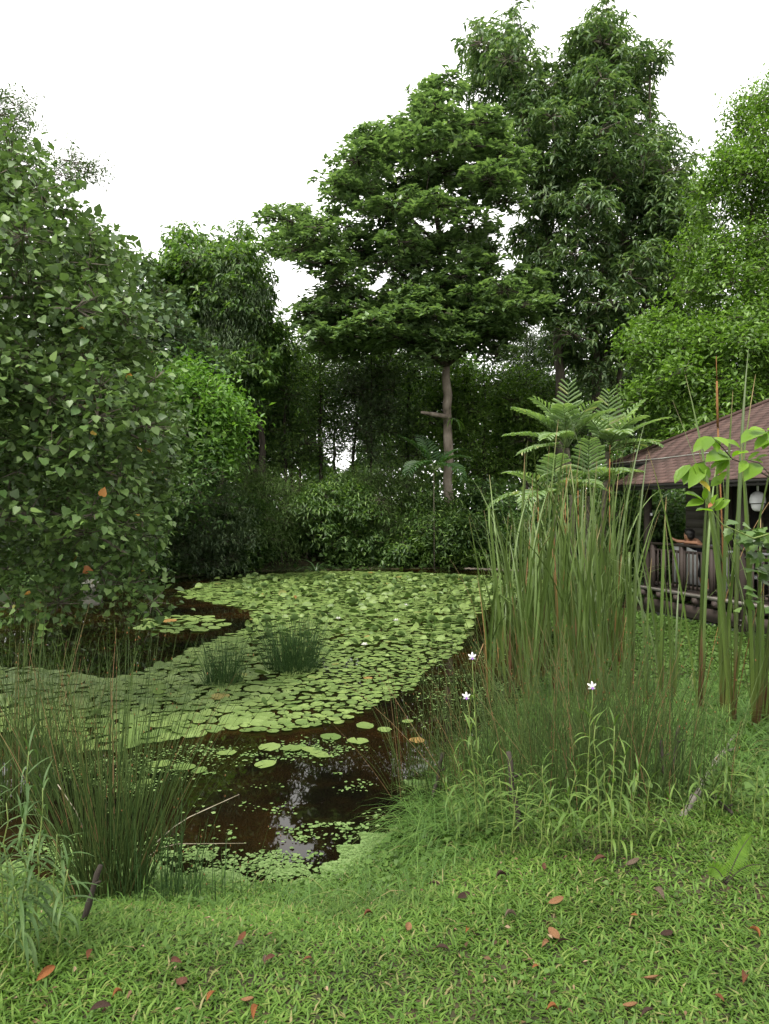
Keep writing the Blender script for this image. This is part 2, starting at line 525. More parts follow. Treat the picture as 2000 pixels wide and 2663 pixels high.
M['lf_bamboo'] = tree_leaf('bamboo_leaf', [(0, (.05,.09,.022)), (.6, (.075,.13,.032)), (1, (.12,.185,.05))], .4, .5, .3)

# --- tiered almond tree on the far bank
YT = 26.5
tb = gpos(1172, YT, -.3)
def A(pts, Y0): return [at(x, y, Y0 + dy) for x, y, dy in pts]
def stub(w):
    w.tube(A([(1168,1085,0),(1130,1078,-.3),(1095,1072,-.6)], YT), [.1,.085,.05], 8)
term_polys = [
    [(1075,275),(1080,225),(1130,205),(1195,192),(1205,212),(1165,285),(1110,305)],
    [(895,375),(945,312),(1010,328),(1070,300),(1140,296),(1210,292),(1275,278),(1330,345),(1370,425),(1335,480),(1290,455),(1200,450),(1100,490),(1000,440),(915,430)],
    [(828,465),(880,448),(940,435),(1000,425),(1100,470),(1250,430),(1345,475),(1330,530),(1280,570),(1100,575),(960,570),(880,560),(845,512)],
    [(700,650),(735,520),(790,525),(830,560),(900,560),(1000,590),(1100,600),(1125,660),(1065,745),(960,750),(850,735),(815,680),(760,700),(720,690)],
    [(790,790),(850,748),(920,728),(1000,732),(1100,690),(1200,680),(1300,693),(1400,703),(1460,762),(1420,830),(1370,890),(1250,910),(1150,935),(1050,905),(950,915),(850,895),(800,880),(775,840)],
    [(1130,560),(1220,560),(1320,590),(1310,690),(1200,700),(1130,680)],
    [(800,815),(870,775),(1000,770),(1200,750),(1400,770),(1380,870),(1250,915),(1100,920),(950,915),(800,890)]]
make_tree('almond_tree', 'tall tiered tree with flat leaf layers and a pale trunk on the far bank', term_polys, YT, 3.6, 410, .85, 22, 11, .27, .52,
          'rosette', None, M['lf_term'], M['bark_pale'],
          [(np.array([tb, at(1168,1250,YT), at(1165,1100,YT), at(1160,950,YT)]), .2, .155),
           (np.array(A([(1160,955,0),(1146,800,.1),(1140,600,0),(1132,420,.1),(1138,250,0)], YT)), .16, .035),
           (np.array(A([(1160,950,0),(1090,905,-.5),(1000,880,-1),(880,850,-1.2),(790,800,-1)], YT)), .13, .04),
           (np.array(A([(1160,950,0),(1220,890,-.4),(1300,865,-.9),(1390,800,-1)], YT)), .11, .04),
           (np.array(A([(1148,820,0),(1040,700,.6),(900,640,.4),(760,610,0)], YT)), .08, .03),
           (np.array(A([(1140,640,0),(1050,540,-.6),(930,500,-.6)], YT)), .06, .025),
           (np.array(A([(1135,480,0),(1240,380,.3),(1310,360,0)], YT)), .05, .02)],
          extra=stub, twigs=True, tw_r=.012, bark2=M['bark_dark'])

# --- tall drooping-leaf tree behind it
YM = 30.0
mp = [(1212,95),(1255,50),(1300,105),(1338,28),(1365,60),(1402,110),(1410,190),(1440,205),(1460,160),(1500,85),(1560,18),(1595,12),(1610,80),(1612,125),(1660,118),(1725,102),(1720,200),(1700,285),(1665,310),(1705,320),(1752,325),(1765,390),(1795,420),(1815,520),(1820,640),(1810,760),(1760,900),(1620,960),(1500,950),(1410,900),(1365,720),(1345,560),(1365,420),(1325,325),(1285,262),(1212,240),(1265,200),(1228,140)]
mb = gpos(1458, YM, -.3)
make_tree('drooping_leaf_tree', 'tallest tree, dark drooping leaves, with several stems behind the house', [mp], YM, 3.4, 260, 1.0, 24, 12, .38, .27,
          'droop', None, M['lf_mango'], M['bark'],
          [(np.array([mb, at(1457,1000,YM), at(1450,860,YM), at(1425,620,YM), at(1385,420,YM), at(1345,140,YM)]), .3, .04),
           (np.array([gpos(1545,YM+.5,-.3), at(1548,1000,YM), at(1550,850,YM), at(1590,600,YM), at(1570,300,YM), at(1575,80,YM)]), .2, .04),
           (np.array([gpos(1530,YM,-.3), at(1560,950,YM), at(1640,780,YM), at(1700,600,YM), at(1740,420,YM)]), .15, .04),
           (np.array([gpos(1600,YM,-.3), at(1610,950,YM-.4), at(1680,800,YM-.6), at(1690,480,YM), at(1690,180,YM)]), .15, .04)], tw_r=.012, thick=1.1)

# --- light green tree at the right edge and the bush under it
YR = 21.5
rp_ = [(1985,228),(1915,265),(1905,340),(1850,385),(1830,440),(1812,480),(1800,560),(1785,640),(1770,730),(1800,820),(1900,850),(2000,870),(2200,870),(2260,700),(2250,420),(2150,250)]
make_tree('light_leaf_tree', 'light green small-leaved tree cut by the right edge above the roof', [rp_], YR, 2.6, 170, .52, 27, 13, .16, .45,
          'small', None, M['lf_light'], M['bark'],
          [(np.array([gpos(1955,YR,-.3), at(1950,820,YR), at(1945,640,YR), at(1965,480,YR), at(1990,330,YR)]), .17, .03),
           (np.array([at(1948,700,YR), at(2050,560,YR+.5), at(2130,420,YR)]), .08, .03)], tw_r=.007)
rb = [(1645,840),(1700,815),(1800,835),(1900,800),(2000,775),(2200,775),(2260,1000),(2000,1130),(1850,1180),(1720,1190),(1670,1070),(1650,930)]
make_tree('broad_bush', 'dense yellow-green bush rising behind the brown roof', [rb], 19.5, 2.0, 170, .48, 24, 12, .17, .45, 'small', None, M['lf_light'], M['bark'],
          [(np.array([gpos(1900,19.5,-.2), at(1890,1150,19.5), at(1880,980,19.5)]), .12, .04), (np.array([gpos(1800,19.5,-.2), at(1780,1100,19.5), at(1740,950,19.5)]), .09, .03)], cat='bush', tw_r=.007)

# --- trees on the left
YL = 26.5
make_tree('glossy_leaf_tree', 'dark rounded tree with yellow-green tips left of the gap of sky', [[(400,730),(430,680),(425,610),(480,598),(520,580),(600,612),(680,588),(705,660),(675,690),(695,765),(715,830),(725,890),(715,960),(690,1080),(560,1080),(480,930),(430,820)]],
          YL, 2.6, 120, .9, 28, 11, .3, .36, 'droop', None, M['lf_mid'], M['bark_dark'],
          [(np.array([gpos(690,YL,-.3), at(680,1100,YL), at(640,900,YL), at(590,700,YL)]), .17, .04), (np.array([gpos(640,YL+1,-.3), at(650,1000,YL+.6), at(700,800,YL)]), .1, .03)], tw_r=.01)
make_tree('weeping_tree', 'slim grey-green tree with fine hanging leaves in front of the dark one', [[(535,690),(600,650),(645,720),(665,900),(640,1030),(560,1060),(515,1000),(500,850)]],
          25.4, 1.2, 46, .7, 44, 12, .2, .13, 'weep', None, M['lf_grey'], M['bark'],
          [(np.array([gpos(575,25.4,-.3), at(572,1050,25.4), at(585,850,25.4), at(595,690,25.4)]), .09, .02)], tpl=SLIM, tw_r=.002)
make_tree('pale_leaf_tree', 'grey-green heart-leaved tree sloping down behind the near left tree', [[(150,600),(230,580),(300,620),(370,690),(440,745),(480,830),(560,930),(610,985),(580,1110),(470,1130),(400,1150),(300,1100),(150,1000)]],
          22.5, 2.2, 95, .75, 26, 8, .19, .85, 'heart', None, M['lf_heart2'], M['bark'],
          [(np.array([gpos(270,22.5,-.3), at(270,1150,22.5), at(300,900,22.5), at(330,760,22.5)]), .16, .03)], tpl=HEART_LITE, tw_r=.006)
make_tree('bright_bush', 'vivid green bush spilling over the left bank below the pale tree', [[(400,940),(480,905),(560,985),(605,1050),(640,1100),(600,1180),(520,1230),(450,1230),(420,1100)]],
          21.6, 1.5, 70, .75, 26, 12, .2, .45, 'small', None, M['lf_bright'], M['bark'],
          [(np.array([gpos(395,22.2,-.2), at(420,1300,22), at(490,1080,21.6)]), .1, .03)], cat='bush', tw_r=.006)
make_tree('feathery_tree', 'fine-leaved tree top showing above the near left tree', [[(-200,300),(-60,240),(30,250),(62,268),(95,335),(118,372),(140,440),(232,425),(238,462),(170,520),(100,640),(-200,640)]],
          17, 1.6, 60, .6, 30, 12, .12, .33, 'droop', None, M['lf_heart2'], M['bark'],
          [(np.array([gpos(-60,17,-.3), at(-30,900,17), at(0,600,17), at(30,380,17)]), .14, .03)], tw_r=.007)

# near heart-leaved tree on the left bank
YH = 8.2
hp = [(-420,400),(-200,330),(-40,365),(60,415),(150,465),(210,520),(250,590),(290,650),(335,740),(390,880),(440,985),(432,1130),(440,1285),(395,1380),(395,1440),(330,1470),(210,1485),(100,1490),(-60,1510),(-300,1450),(-480,1000)]
hb = np.array([-6.9, 8.6, ground_z([[-6.9, 8.6]])[0] - .15])
hang = np.array([at(150,1570,7.4), at(395,1565,7.6), at(240,1530,7.5), at(40,1580,7.2), at(330,1520,7.7)])
root, crown, (pos, R, sz) = make_tree('heart_leaf_tree', 'large near tree with heart-shaped leaves overhanging the water at the left edge', [hp], YH, 2.3, 420, .29, 23, 6, .082, .95,
          'heart', None, M['lf_heart'], M['bark'],
          [(np.array([hb, hb + (.4,0,1.2), at(-420,1000,8.4), at(-260,700,8.3), at(-120,480,8.2)]), .17, .03),
           (np.array([hb + (.2,0,.7), at(-300,1240,7.9), at(0,1275,7.3), at(200,1345,7.1), at(330,1440,7.2)]), .06, .012),
           (np.array([at(-400,1020,8.4), at(-100,1000,7.6), at(120,1000,7.3), at(240,1075,7.1), at(380,1150,7.2)]), .05, .01),
           (np.array([at(-330,830,8.3), at(-100,760,7.8), at(150,760,7.4), at(330,850,7.6)]), .05, .01)], tpl=HEART, tw_r=.0045, extra_puffs=hang, thick=1.3)
# the 300 leaves that show largest are leaves of their own
rel = pos
px = CX + rel[:, 0] / rel[:, 1] * FPX; py = HZ - (rel[:, 2] - EYE) / rel[:, 1] * FPX
vis = (px > 5) & (px < 1990) & (py > 5)
facing = np.abs((R[:, :, 2] * unit(rel - np.array([0, 0, EYE]))).sum(-1))
score = np.where(vis, sz / rel[:, 1] * facing / (rel[:, 1] - 5.5), -1)
top = np.argsort(-score)[:300]
keep = np.setdiff1d(np.arange(len(pos)), top)
a = Acc(); a.batch(HEART_LITE, R[keep], pos[keep], np.column_stack([sz[keep] * .95, sz[keep], sz[keep]]))
crown.data = a.mesh('heart_leaf_tree_crown', M['lf_heart']); crown['kind'] = 'stuff'
a = Acc(); a.batch(HEART, np.eye(3)[None], np.zeros((1, 3)), np.array([[.95, 1, 1]]))
leaf_me = a.mesh('heart_leaf', M['lf_heart'])
for i in top:
    o = link('leaf', leaf_me, crown)
    o.matrix_local = Matrix.Translation(pos[i]) @ Matrix(R[i].tolist()).to_4x4() @ Matrix.Scale(sz[i], 4)

# --- understorey: slim trees beyond the far bank, sky between them
def slim_tree(px, Y, top, w, label, mat='lf_dark', n=34, lean=0, cut=1230, leaf=.2, name='slim_tree', bark='bark_dark', r=.09, low=None, k=11, nc=24):
    low = low or cut
    poly = [(px-w*.3+lean,top),(px+w*.35+lean,top+20),(px+w*.55+lean*.6,(top+low)/2-40),(px+w*.5,low-60),(px+w*.2,low),(px-w*.35,low-20),(px-w*.55,(top+low)/2),(px-w*.5+lean*.6,top+80)]
    return make_tree(name, label, [poly], Y, 1.8, n, .85, nc, k, leaf, .38, 'small', None, M[mat], M[bark],
              [(np.array([gpos(px,Y,-.3), at(px+lean*.2,1150,Y), at(px+lean*.6,(top+low)/2,Y), at(px+lean,top+20,Y)]), r, .025)], group='slim trees beyond the far bank', tw_r=.01)
slim_tree(742, 29, 870, 150, 'slim green-trunked tree beyond the far bank, left of the sky gaps', 'lf_mid', 42, low=1230, nc=17)
slim_tree(832, 31, 850, 130, 'slim dark-trunked tree standing between two gaps of sky', 'lf_mid', 38, low=1200, r=.13, nc=14)
slim_tree(915, 33, 880, 170, 'slim leaning tree with a grey stem in the far thicket', 'lf_dark', 44, lean=30, low=1220, r=.1, nc=14)
slim_tree(965, 30, 840, 140, 'slim straight sapling just left of the broken branch stub', 'lf_grey', 40, low=1200, r=.07, nc=15)
slim_tree(1062, 32, 880, 200, 'dark-trunked tree between the leaning tree and the pale trunk', 'lf_mid', 60, low=1240, r=.13, nc=18)
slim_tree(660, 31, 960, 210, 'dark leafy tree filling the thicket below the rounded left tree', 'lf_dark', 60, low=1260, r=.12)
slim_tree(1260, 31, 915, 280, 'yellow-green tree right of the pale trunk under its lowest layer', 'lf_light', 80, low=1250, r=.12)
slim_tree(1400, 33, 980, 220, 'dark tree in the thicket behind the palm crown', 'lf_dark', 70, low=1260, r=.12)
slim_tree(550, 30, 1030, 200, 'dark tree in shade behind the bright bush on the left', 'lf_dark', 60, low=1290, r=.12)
slim_tree(1370, 37, 830, 150, 'pale grey-green fuzzy tree showing under the almond tree branches', 'lf_grey', 44, low=1010, r=.1, leaf=.16)
slim_tree(1590, 36, 940, 260, 'hazy pale tree between the stems of the tallest tree', 'lf_grey', 60, low=1200, r=.12)
slim_tree(1760, 35, 640, 240, 'dark tree closing the gap between the tallest tree and the right edge tree', 'lf_mid', 90, low=1150, r=.15, leaf=.24)
slim_tree(870, 37, 850, 230, 'far leafy tree in the middle of the thicket', 'lf_mid', 56, low=1120, r=.1, nc=12)
slim_tree(760, 34, 850, 170, 'far leafy tree between the rounded left tree and the sky gaps', 'lf_light', 50, low=1150, r=.1, nc=16)
slim_tree(780, 40, 960, 220, 'far thin tree glimpsed left of the dark-trunked one', 'lf_mid', 50, low=1240, r=.1, nc=12)  # lighter leaf green stands in for backlight
slim_tree(1000, 41, 940, 260, 'far thin tree glimpsed behind the leaning tree', 'lf_mid', 60, low=1240, r=.1, nc=12)  # leaf colour picked lighter to suggest light from behind

# a dark wood far behind closes the horizon
a = Acc(); w = Acc()
n = 100000
ang = rng.uniform(-1.05, 1.05, n); rad = rng.uniform(42, 58, n)
ph = np.sin(ang * 23) * 1.1 + np.sin(ang * 61 + 2) * .9
hgt = np.where(np.abs(ang + .068) < .035, 5.8, 11.0) + ph
P = np.column_stack([np.sin(ang) * rad, np.cos(ang) * rad, rng.uniform(0, 1, n) ** .8 * hgt])
a.batch(DIAMOND, frame(rand_unit(n), rand_unit(n) + np.array([0, -.4, .8])), P, np.column_stack([np.full(n, .28), rng.uniform(.4, .75, n), np.full(n, .4)]))
tag(link('far_wood', a.mesh('far_wood', M['lf_mid'])), 'dark wood closing the view behind the far bank', 'wood', kind='stuff')

# --- far-bank bushes
def bush(name, label, poly, Y, T, n, rp, nc, k, size, width, style, mat, tpl=DIAMOND, group=None):
    q = np.array(poly); cxm = (q[:, 0].min() + q[:, 0].max()) / 2
    b = gpos(cxm, Y, -.1); topm = at(cxm, q[:, 1].min() + .3 * (q[:, 1].max() - q[:, 1].min()), Y)
    b2 = gpos(cxm + .25 * np.ptp(q[:, 0]), Y + .2, -.1); b3 = gpos(cxm - .25 * np.ptp(q[:, 0]), Y + .2, -.1)
    return make_tree(name, label, [poly], Y, T, n, rp, nc, k, size, width, style, None, M[mat], M['twig'],
        [(np.array([b, (b + topm) / 2, topm]), .05, .015), (np.array([b2, (b2 + topm) / 2 + (.3,0,.2), topm + (.9,0,-.3)]), .04, .012), (np.array([b3, (b3 + topm) / 2 + (-.3,0,.2), topm + (-.9,0,-.3)]), .04, .012)],
        group=group, cat='bush', tpl=tpl, tw_r=.005, trunk_name='stems', base=b)
G = 'bushes along the far bank'
bush('bamboo_bush', 'olive fine-leaved bamboo bush, leftmost of the mounds on the far bank', [(560,1300),(600,1225),(680,1205),(760,1240),(790,1320),(770,1440),(680,1460),(580,1430)], 25.3, 1.4, 55, .62, 34, 12, .2, .14, 'fine', 'lf_bamboo', SLIM, G)
bush('leafy_shrub', 'mid-green leafy mound in the middle of the far bank', [(740,1330),(800,1270),(880,1240),(950,1270),(970,1340),(950,1430),(860,1440),(760,1430)], 25.9, 1.4, 60, .6, 24, 11, .22, .28, 'droop', 'lf_mid', DIAMOND, G)
bush('bamboo_bush', 'dark bamboo mound just left of the small palm by the pale trunk', [(850,1270),(920,1210),(1000,1205),(1080,1240),(1120,1300),(1100,1400),(980,1420),(880,1380)], 27.2, 1.4, 60, .62, 34, 12, .2, .14, 'fine', 'lf_bamboo', SLIM, G)
bush('leafy_shrub', 'leafy shrub hiding the foot of the pale trunk', [(1060,1320),(1110,1270),(1190,1300),(1240,1360),(1220,1420),(1130,1430),(1070,1400)], 26.0, 1.0, 36, .55, 26, 11, .2, .3, 'small', 'lf_mid', DIAMOND, G)
bush('willow_leaf_shrub', 'grey-green shrub with narrow leaves overhanging the left shore', [(400,1330),(440,1280),(520,1265),(600,1290),(640,1350),(640,1430),(560,1480),(450,1490),(390,1440)], 23.6, 1.4, 66, .6, 26, 10, .19, .2, 'droop', 'lf_grey', DIAMOND, G)
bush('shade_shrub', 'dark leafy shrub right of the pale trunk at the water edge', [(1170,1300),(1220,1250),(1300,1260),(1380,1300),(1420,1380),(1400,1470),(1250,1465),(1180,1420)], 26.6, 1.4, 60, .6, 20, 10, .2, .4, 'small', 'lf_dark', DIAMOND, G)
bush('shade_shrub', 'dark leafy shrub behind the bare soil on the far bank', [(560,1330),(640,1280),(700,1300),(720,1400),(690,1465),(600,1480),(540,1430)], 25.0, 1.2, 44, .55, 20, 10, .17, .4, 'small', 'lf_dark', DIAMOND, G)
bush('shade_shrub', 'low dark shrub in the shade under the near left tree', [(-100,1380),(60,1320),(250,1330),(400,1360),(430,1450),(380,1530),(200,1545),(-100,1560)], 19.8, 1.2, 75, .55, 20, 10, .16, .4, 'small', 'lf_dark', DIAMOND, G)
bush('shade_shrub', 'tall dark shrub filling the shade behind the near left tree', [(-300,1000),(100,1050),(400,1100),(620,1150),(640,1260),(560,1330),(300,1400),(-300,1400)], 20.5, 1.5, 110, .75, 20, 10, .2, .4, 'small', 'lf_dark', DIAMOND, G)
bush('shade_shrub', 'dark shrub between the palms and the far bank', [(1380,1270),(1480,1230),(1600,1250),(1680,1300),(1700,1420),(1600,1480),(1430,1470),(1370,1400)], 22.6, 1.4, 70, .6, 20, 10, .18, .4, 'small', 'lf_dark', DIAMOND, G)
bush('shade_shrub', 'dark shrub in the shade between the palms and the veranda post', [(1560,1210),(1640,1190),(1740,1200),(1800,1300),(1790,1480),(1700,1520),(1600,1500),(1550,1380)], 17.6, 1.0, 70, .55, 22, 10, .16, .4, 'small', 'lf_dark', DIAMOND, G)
for lb_, pl_, Y_, mt_ in (('leafy green shrub spilling to the water left of the bare soil', [(430,1390),(520,1360),(620,1390),(680,1440),(660,1490),(540,1500),(440,1500)], 24.3, 'lf_mid'),
        ('broad-leaved low shrub right of the spiky rosettes', [(850,1420),(920,1380),(1020,1390),(1080,1430),(1060,1475),(950,1478),(860,1472)], 26.0, 'lf_mid'),
        ('bright low shrub at the waterline below the small palm', [(1060,1430),(1130,1395),(1220,1410),(1270,1450),(1230,1480),(1120,1480)], 26.2, 'lf_light')):
    bush('leafy_shrub', lb_, pl_, Y_, .8, 34, .42, 22, 10, .2, .4, 'droop', mt_, DIAMOND, G)
# ---------------------------------------------------------------- the veranda house: local x runs along the front (away from the camera), y out to the pond
HP = np.array([5.92, 11.76])
HD = unit(np.array([-579.0, 1848.0]))
HRZ = math.atan2(HD[1], HD[0])
def hw(s, u, z):
    n = np.array([-HD[1], HD[0]])
    q = HP + s * HD + u * n
    return np.array([q[0], q[1], z])
M['timber'] = noise_mat('stained_timber', [(.3, (.035,.026,.022)), (.7, (.07,.053,.046))], 5, .65, .25, .25, (1, 1, .3))
M['timber_pale'] = noise_mat('weathered_timber', [(.3, (.13,.12,.105)), (.7, (.27,.25,.22))], 7, .8, .2, .25, (.3, 2, 2))
M['timber_mossy'] = noise_mat('mossy_timber', [(.3, (.06,.06,.05)), (.6, (.12,.12,.1)), (.8, (.1,.13,.07))], 9, .9, .2, .3)
M['siding'] = noise_mat('dark_siding', [(.3, (.06,.052,.046)), (.7, (.1,.088,.078))], 4, .65, .3, .2, (.3, 1, 3))
M['shingle'] = None
m, nt, p = new_mat('brown_shingle')
oi, g = leaf_random(nt)
tc = nt.nodes.new('ShaderNodeTexCoord'); nz = nt.nodes.new('ShaderNodeTexNoise'); nz.inputs['Scale'].default_value = 1.6; nz.inputs['Detail'].default_value = 8
nz2 = nt.nodes.new('ShaderNodeTexNoise'); nz2.inputs['Scale'].default_value = 90
geo = nt.nodes.new('ShaderNodeNewGeometry')
nt.links.new(geo.outputs['Position'], nz.inputs['Vector']); nt.links.new(geo.outputs['Position'], nz2.inputs['Vector'])
c1 = ramp(nt, [(0, (.072,.043,.036)), (.5, (.078,.047,.04)), (1, (.085,.052,.044))], oi)
c2 = ramp(nt, [(.3, (.6,.64,.62)), (.45, (.88,.88,.88)), (.58, (1,1,1)), (.75, (1.18,1.15,1.1))], nz.outputs[0])
mu = nt.nodes.new('ShaderNodeVectorMath'); mu.operation = 'MULTIPLY'
nt.links.new(c1, mu.inputs[0]); nt.links.new(c2, mu.inputs[1]); nt.links.new(mu.outputs[0], p.inputs['Base Color'])
p.inputs['Roughness'].default_value = .85; p.inputs['Specular IOR Level'].default_value = .25
b = nt.nodes.new('ShaderNodeBump'); b.inputs['Strength'].default_value = .4; b.inputs['Distance'].default_value = .004
nt.links.new(nz2.outputs[0], b.inputs['Height']); nt.links.new(b.outputs[0], p.inputs['Normal'])
M['shingle'] = m
def plain(name, col, rough=.5, spec=.4):
    return noise_mat(name, [(.3, tuple(c * .9 for c in col)), (.7, tuple(min(1, c * 1.06) for c in col))], 7, rough, spec, 0)
M['white'] = plain('white_paint', (.78,.79,.8), .4)
M['grey_paint'] = plain('grey_paint', (.36,.38,.37), .6)
M['dark_void'] = plain('dark_boards', (.02,.018,.016), .8)
M['pvc'] = noise_mat('grey_pipe', [(.3, (.16,.17,.15)), (.7, (.32,.34,.31))], 8, .5, .4, 0)
M['steel'] = plain('bolt_steel', (.05,.045,.04), .5)
M['red'] = plain('red_plastic', (.4,.02,.02), .4)

house = thing('veranda_house', 'low timber house with brown shingled hip roof and railed veranda at the right edge', 'house', (HP[0], HP[1], 0), rz=HRZ)
def hpart(name, acc, mat, parent=house, smooth=False, loc=None):
    return link(name, acc.mesh('house_' + name, mat, smooth), parent, loc)
def hbox(name, a, b, mat, parent=house):
    q = Acc(); q.box(a, b); return hpart(name, q, mat, parent)

SL = .545
EZ = 2.6                       # main eave height at u=-.33
def rz_(u): return EZ - (u + .33) * SL
RIDGE_U = -4.4
S0, S1, SV = -6.5, 4.06, 2.76  # near end, far eave corner, far verge of the veranda roof
# roof deck: front plane, far hip, back plane
q = Acc()
th = .05
ridge_s = S1 - (-.33 - RIDGE_U)
rz0 = rz_(RIDGE_U)
bu = RIDGE_U * 2 + .33
V = [(S0,.6,rz_(.6)),(SV,.6,rz_(.6)),(SV,-.33,EZ),(S1,-.33,EZ),(ridge_s,RIDGE_U,rz0),(S0,RIDGE_U,rz0),(S1,bu,EZ),(S0,bu,EZ)]
Vb = [(x, y, z - th) for x, y, z in V]
F = [(0,1,2,3,4,5),(3,6,4),(6,7,5,4)]
q.faces(V + Vb, F + [tuple(i + 8 for i in f[::-1]) for f in F] + [(0,8,9,1),(1,9,10,2),(2,10,11,3),(3,11,14,6),(6,14,15,7),(0,5,13,8),(5,7,15,13)])
roof = hpart('roof', q, M['dark_void'])
# shingles: one thin slab each
cosr = 1 / math.hypot(1, SL); sinr = SL * cosr
expo, wid = .135, .32
q = Acc(); q.box((-wid/2 + .002, 0, .004), (wid/2 - .002, expo * 1.25, .016))
# slab tilts a little so that its lower edge stands proud of the course below
TVs = np.concatenate(q.V); TVs[:, 2] += np.where(TVs[:, 1] < .01, .005, 0.0)
q.V = [TVs]
sh_me = q.mesh('shingle', M['shingle'])
slots = []
nrow = int((.62 - RIDGE_U) / (expo * cosr))
for r in range(nrow):
    u = .6 - r * expo * cosr
    smax = SV if u > -.33 else S1 - (-.33 - u)
    s = smax - wid / 2 - (r % 2) * wid / 2 + (.16 if r % 2 else 0)
    off = (r % 2) * .5 * wid
    s = smax - wid / 2 - off * 0
    k = 0
    s = smax - wid / 2 + (0 if r % 2 else -0.0) - (wid / 2 if r % 2 else 0) + (wid / 2 if r % 2 else 0)
    start = smax - (wid / 2 if r % 2 else 0)
    if r % 2: slots.append((smax - wid / 4, u, .5))
    s = start - wid / 2
    while s > S0:
        slots.append((s, u, 1.0)); s -= wid
slots = np.array(slots)
W = np.array([hw(s, u, rz_(u)) for s, u, _ in slots])
spx = CX + W[:, 0] / W[:, 1] * FPX
vis = (spx < 2040)
order = np.argsort(np.where(vis, W[:, 1], 99))
Rsh = np.array([[1, 0, 0], [0, -cosr, -sinr * -1 * 0 - sinr * 0], [0, 0, 1]])
def sh_mat(s, u, wsc):
    x = Vector((1, 0, 0)); y = Vector((0, -cosr, sinr)); z = Vector((0, sinr, cosr))
    x = -x                                  # keep the frame right-handed
    return Matrix(((x[0] * wsc, y[0], z[0], s), (x[1] * wsc, y[1], z[1], u), (x[2] * wsc, y[2], z[2], rz_(u)), (0, 0, 0, 1)))
for i in order[:300]:
    o = link('shingle', sh_me, roof); o.matrix_local = sh_mat(*slots[i])
rest = Acc()
for i in order[300:]:
    m_ = np.array(sh_mat(*slots[i])); rest.batch((TVs, [(0,3,2,1),(4,5,6,7),(0,1,5,4),(1,2,6,5),(2,3,7,6),(3,0,4,7)]), m_[None, :3, :3], m_[None, :3, 3], np.ones(1))
o = hpart('shingle_courses', rest, M['shingle'], roof); o['kind'] = 'stuff'
# hip cap and fascia
q = Acc(); q.tube([(S1 + .02, -.31, EZ + .03), (ridge_s, RIDGE_U, rz0 + .03), (S0, RIDGE_U, rz0 + .03)], .045, 6); hpart('hip_cap', q, M['shingle'], roof)
q = Acc(); q.tube([(4.0, -.3, EZ + .03), (3.2, -.36, EZ + .05), (2.4, -.33, EZ + .045), (1.4, -.38, EZ + .07), (.6, -.36, EZ + .06)], .008, 5); hpart('cable', q, M['pvc'], roof)
hbox('fascia', (S0, .56, rz_(.6) - .1), (SV, .585, rz_(.6) - .052), M['dark_void'])
hbox('fascia', (SV + .002, -.38, EZ - .13), (S1, -.345, EZ - .052), M['dark_void'])
q = Acc()
for s in np.arange(-6, 3, .6):
    q.faces([(s,.54,rz_(.54)-.06),(s+.05,.54,rz_(.54)-.06),(s+.05,-1.7,rz_(-1.7)-.06),(s,-1.7,rz_(-1.7)-.06),(s,.54,rz_(.54)-.16),(s+.05,.54,rz_(.54)-.16),(s+.05,-1.7,rz_(-1.7)-.16),(s,-1.7,rz_(-1.7)-.16)],
            [(0,3,2,1),(4,5,6,7),(0,1,5,4),(1,2,6,5),(2,3,7,6),(3,0,4,7)])
hpart('rafters', q, M['timber'])
# walls with lapped boards
hbox('wall', (S0 + .6, bu + .6, -.2), (3.5, -1.9, 2.75), M['dark_void'])
wall = hbox('front_wall', (S0 + .6, -1.9, .1), (3.5, -1.85, 3.2), M['dark_void'])
q = Acc(); q.faces([(0,-.0,0),(1,0,0),(1,.028,0),(0,.028,0),(0,-.0,.19),(1,0,.19),(1,.008,.19),(0,.008,.19)], [(0,3,2,1),(4,5,6,7),(0,1,5,4),(1,2,6,5),(2,3,7,6),(3,0,4,7)])
bd = q.mesh('siding_board', M['siding'])
for i in range(13):
    for s0, s1 in ((-5.8, -.9), (.25, 1.35), (2.2, 3.48)):
        o = link('siding_board', bd, wall, (s0, -1.848, .16 + i * .18)); o.scale = (s1 - s0, 1, 1)
for s0, s1 in ((-.9, .25), (1.35, 2.2)):     # two dark doorways with frames
    q = Acc(); q.box((s0, -1.846, .14), (s0 + .07, -1.8, 2.2)); q.box((s1 - .07, -1.846, .14), (s1, -1.8, 2.2)); q.box((s0 + .07, -1.846, 2.1), (s1 - .07, -1.8, 2.2))
    d = hpart('door_frame', q, M['timber'])
    hbox('door', (s0 + .072, -1.847, .14), (s1 - .072, -1.825, 2.098), M['dark_void'], d)
hbox('pale_column', (-.35, -1.2, .14), (-.15, -1.0, 2.75), M['grey_paint'])
q = Acc(); q.box((2.3, -.04, 1.5), (2.36, -.02, 1.56)); hpart('switch_box', q, M['white'])
# veranda deck
deck = hbox('deck', (S0, -1.84, .05), (2.5, .06, .095), M['timber_mossy'])
for i in range(13):
    hbox('plank', (S0, -1.835 + i * .145, .097), (2.5, -1.835 + i * .145 + .137, .128), M['timber'], deck)
hbox('edge_board', (S0, .062, .06), (2.5, .1, .118), M['timber_pale'], deck)
q = Acc(); q.box((-.045, -1.7, -.06), (.045, .115, .046)); jme = q.mesh('joist', M['timber'])
q = Acc(); q.box((-.04, .1162, -.05), (.04, .121, .02)); cme = q.mesh('joist_end', M['timber'])
for s in np.arange(-6.2, 2.5, .48):
    link('joist', jme, deck, (s, 0, 0)); link('joist_end', cme, deck, (s, 0, 0))
hbox('beam', (S0, -.02, -.33), (2.45, .05, -.112), M['timber'])
q = Acc(); q.tube([(S0, -.06, -.40), (-1, -.06, -.40), (2.2, -.06, -.40)], .03, 8); hpart('pipe', q, M['pvc'], smooth=True)
q = Acc()
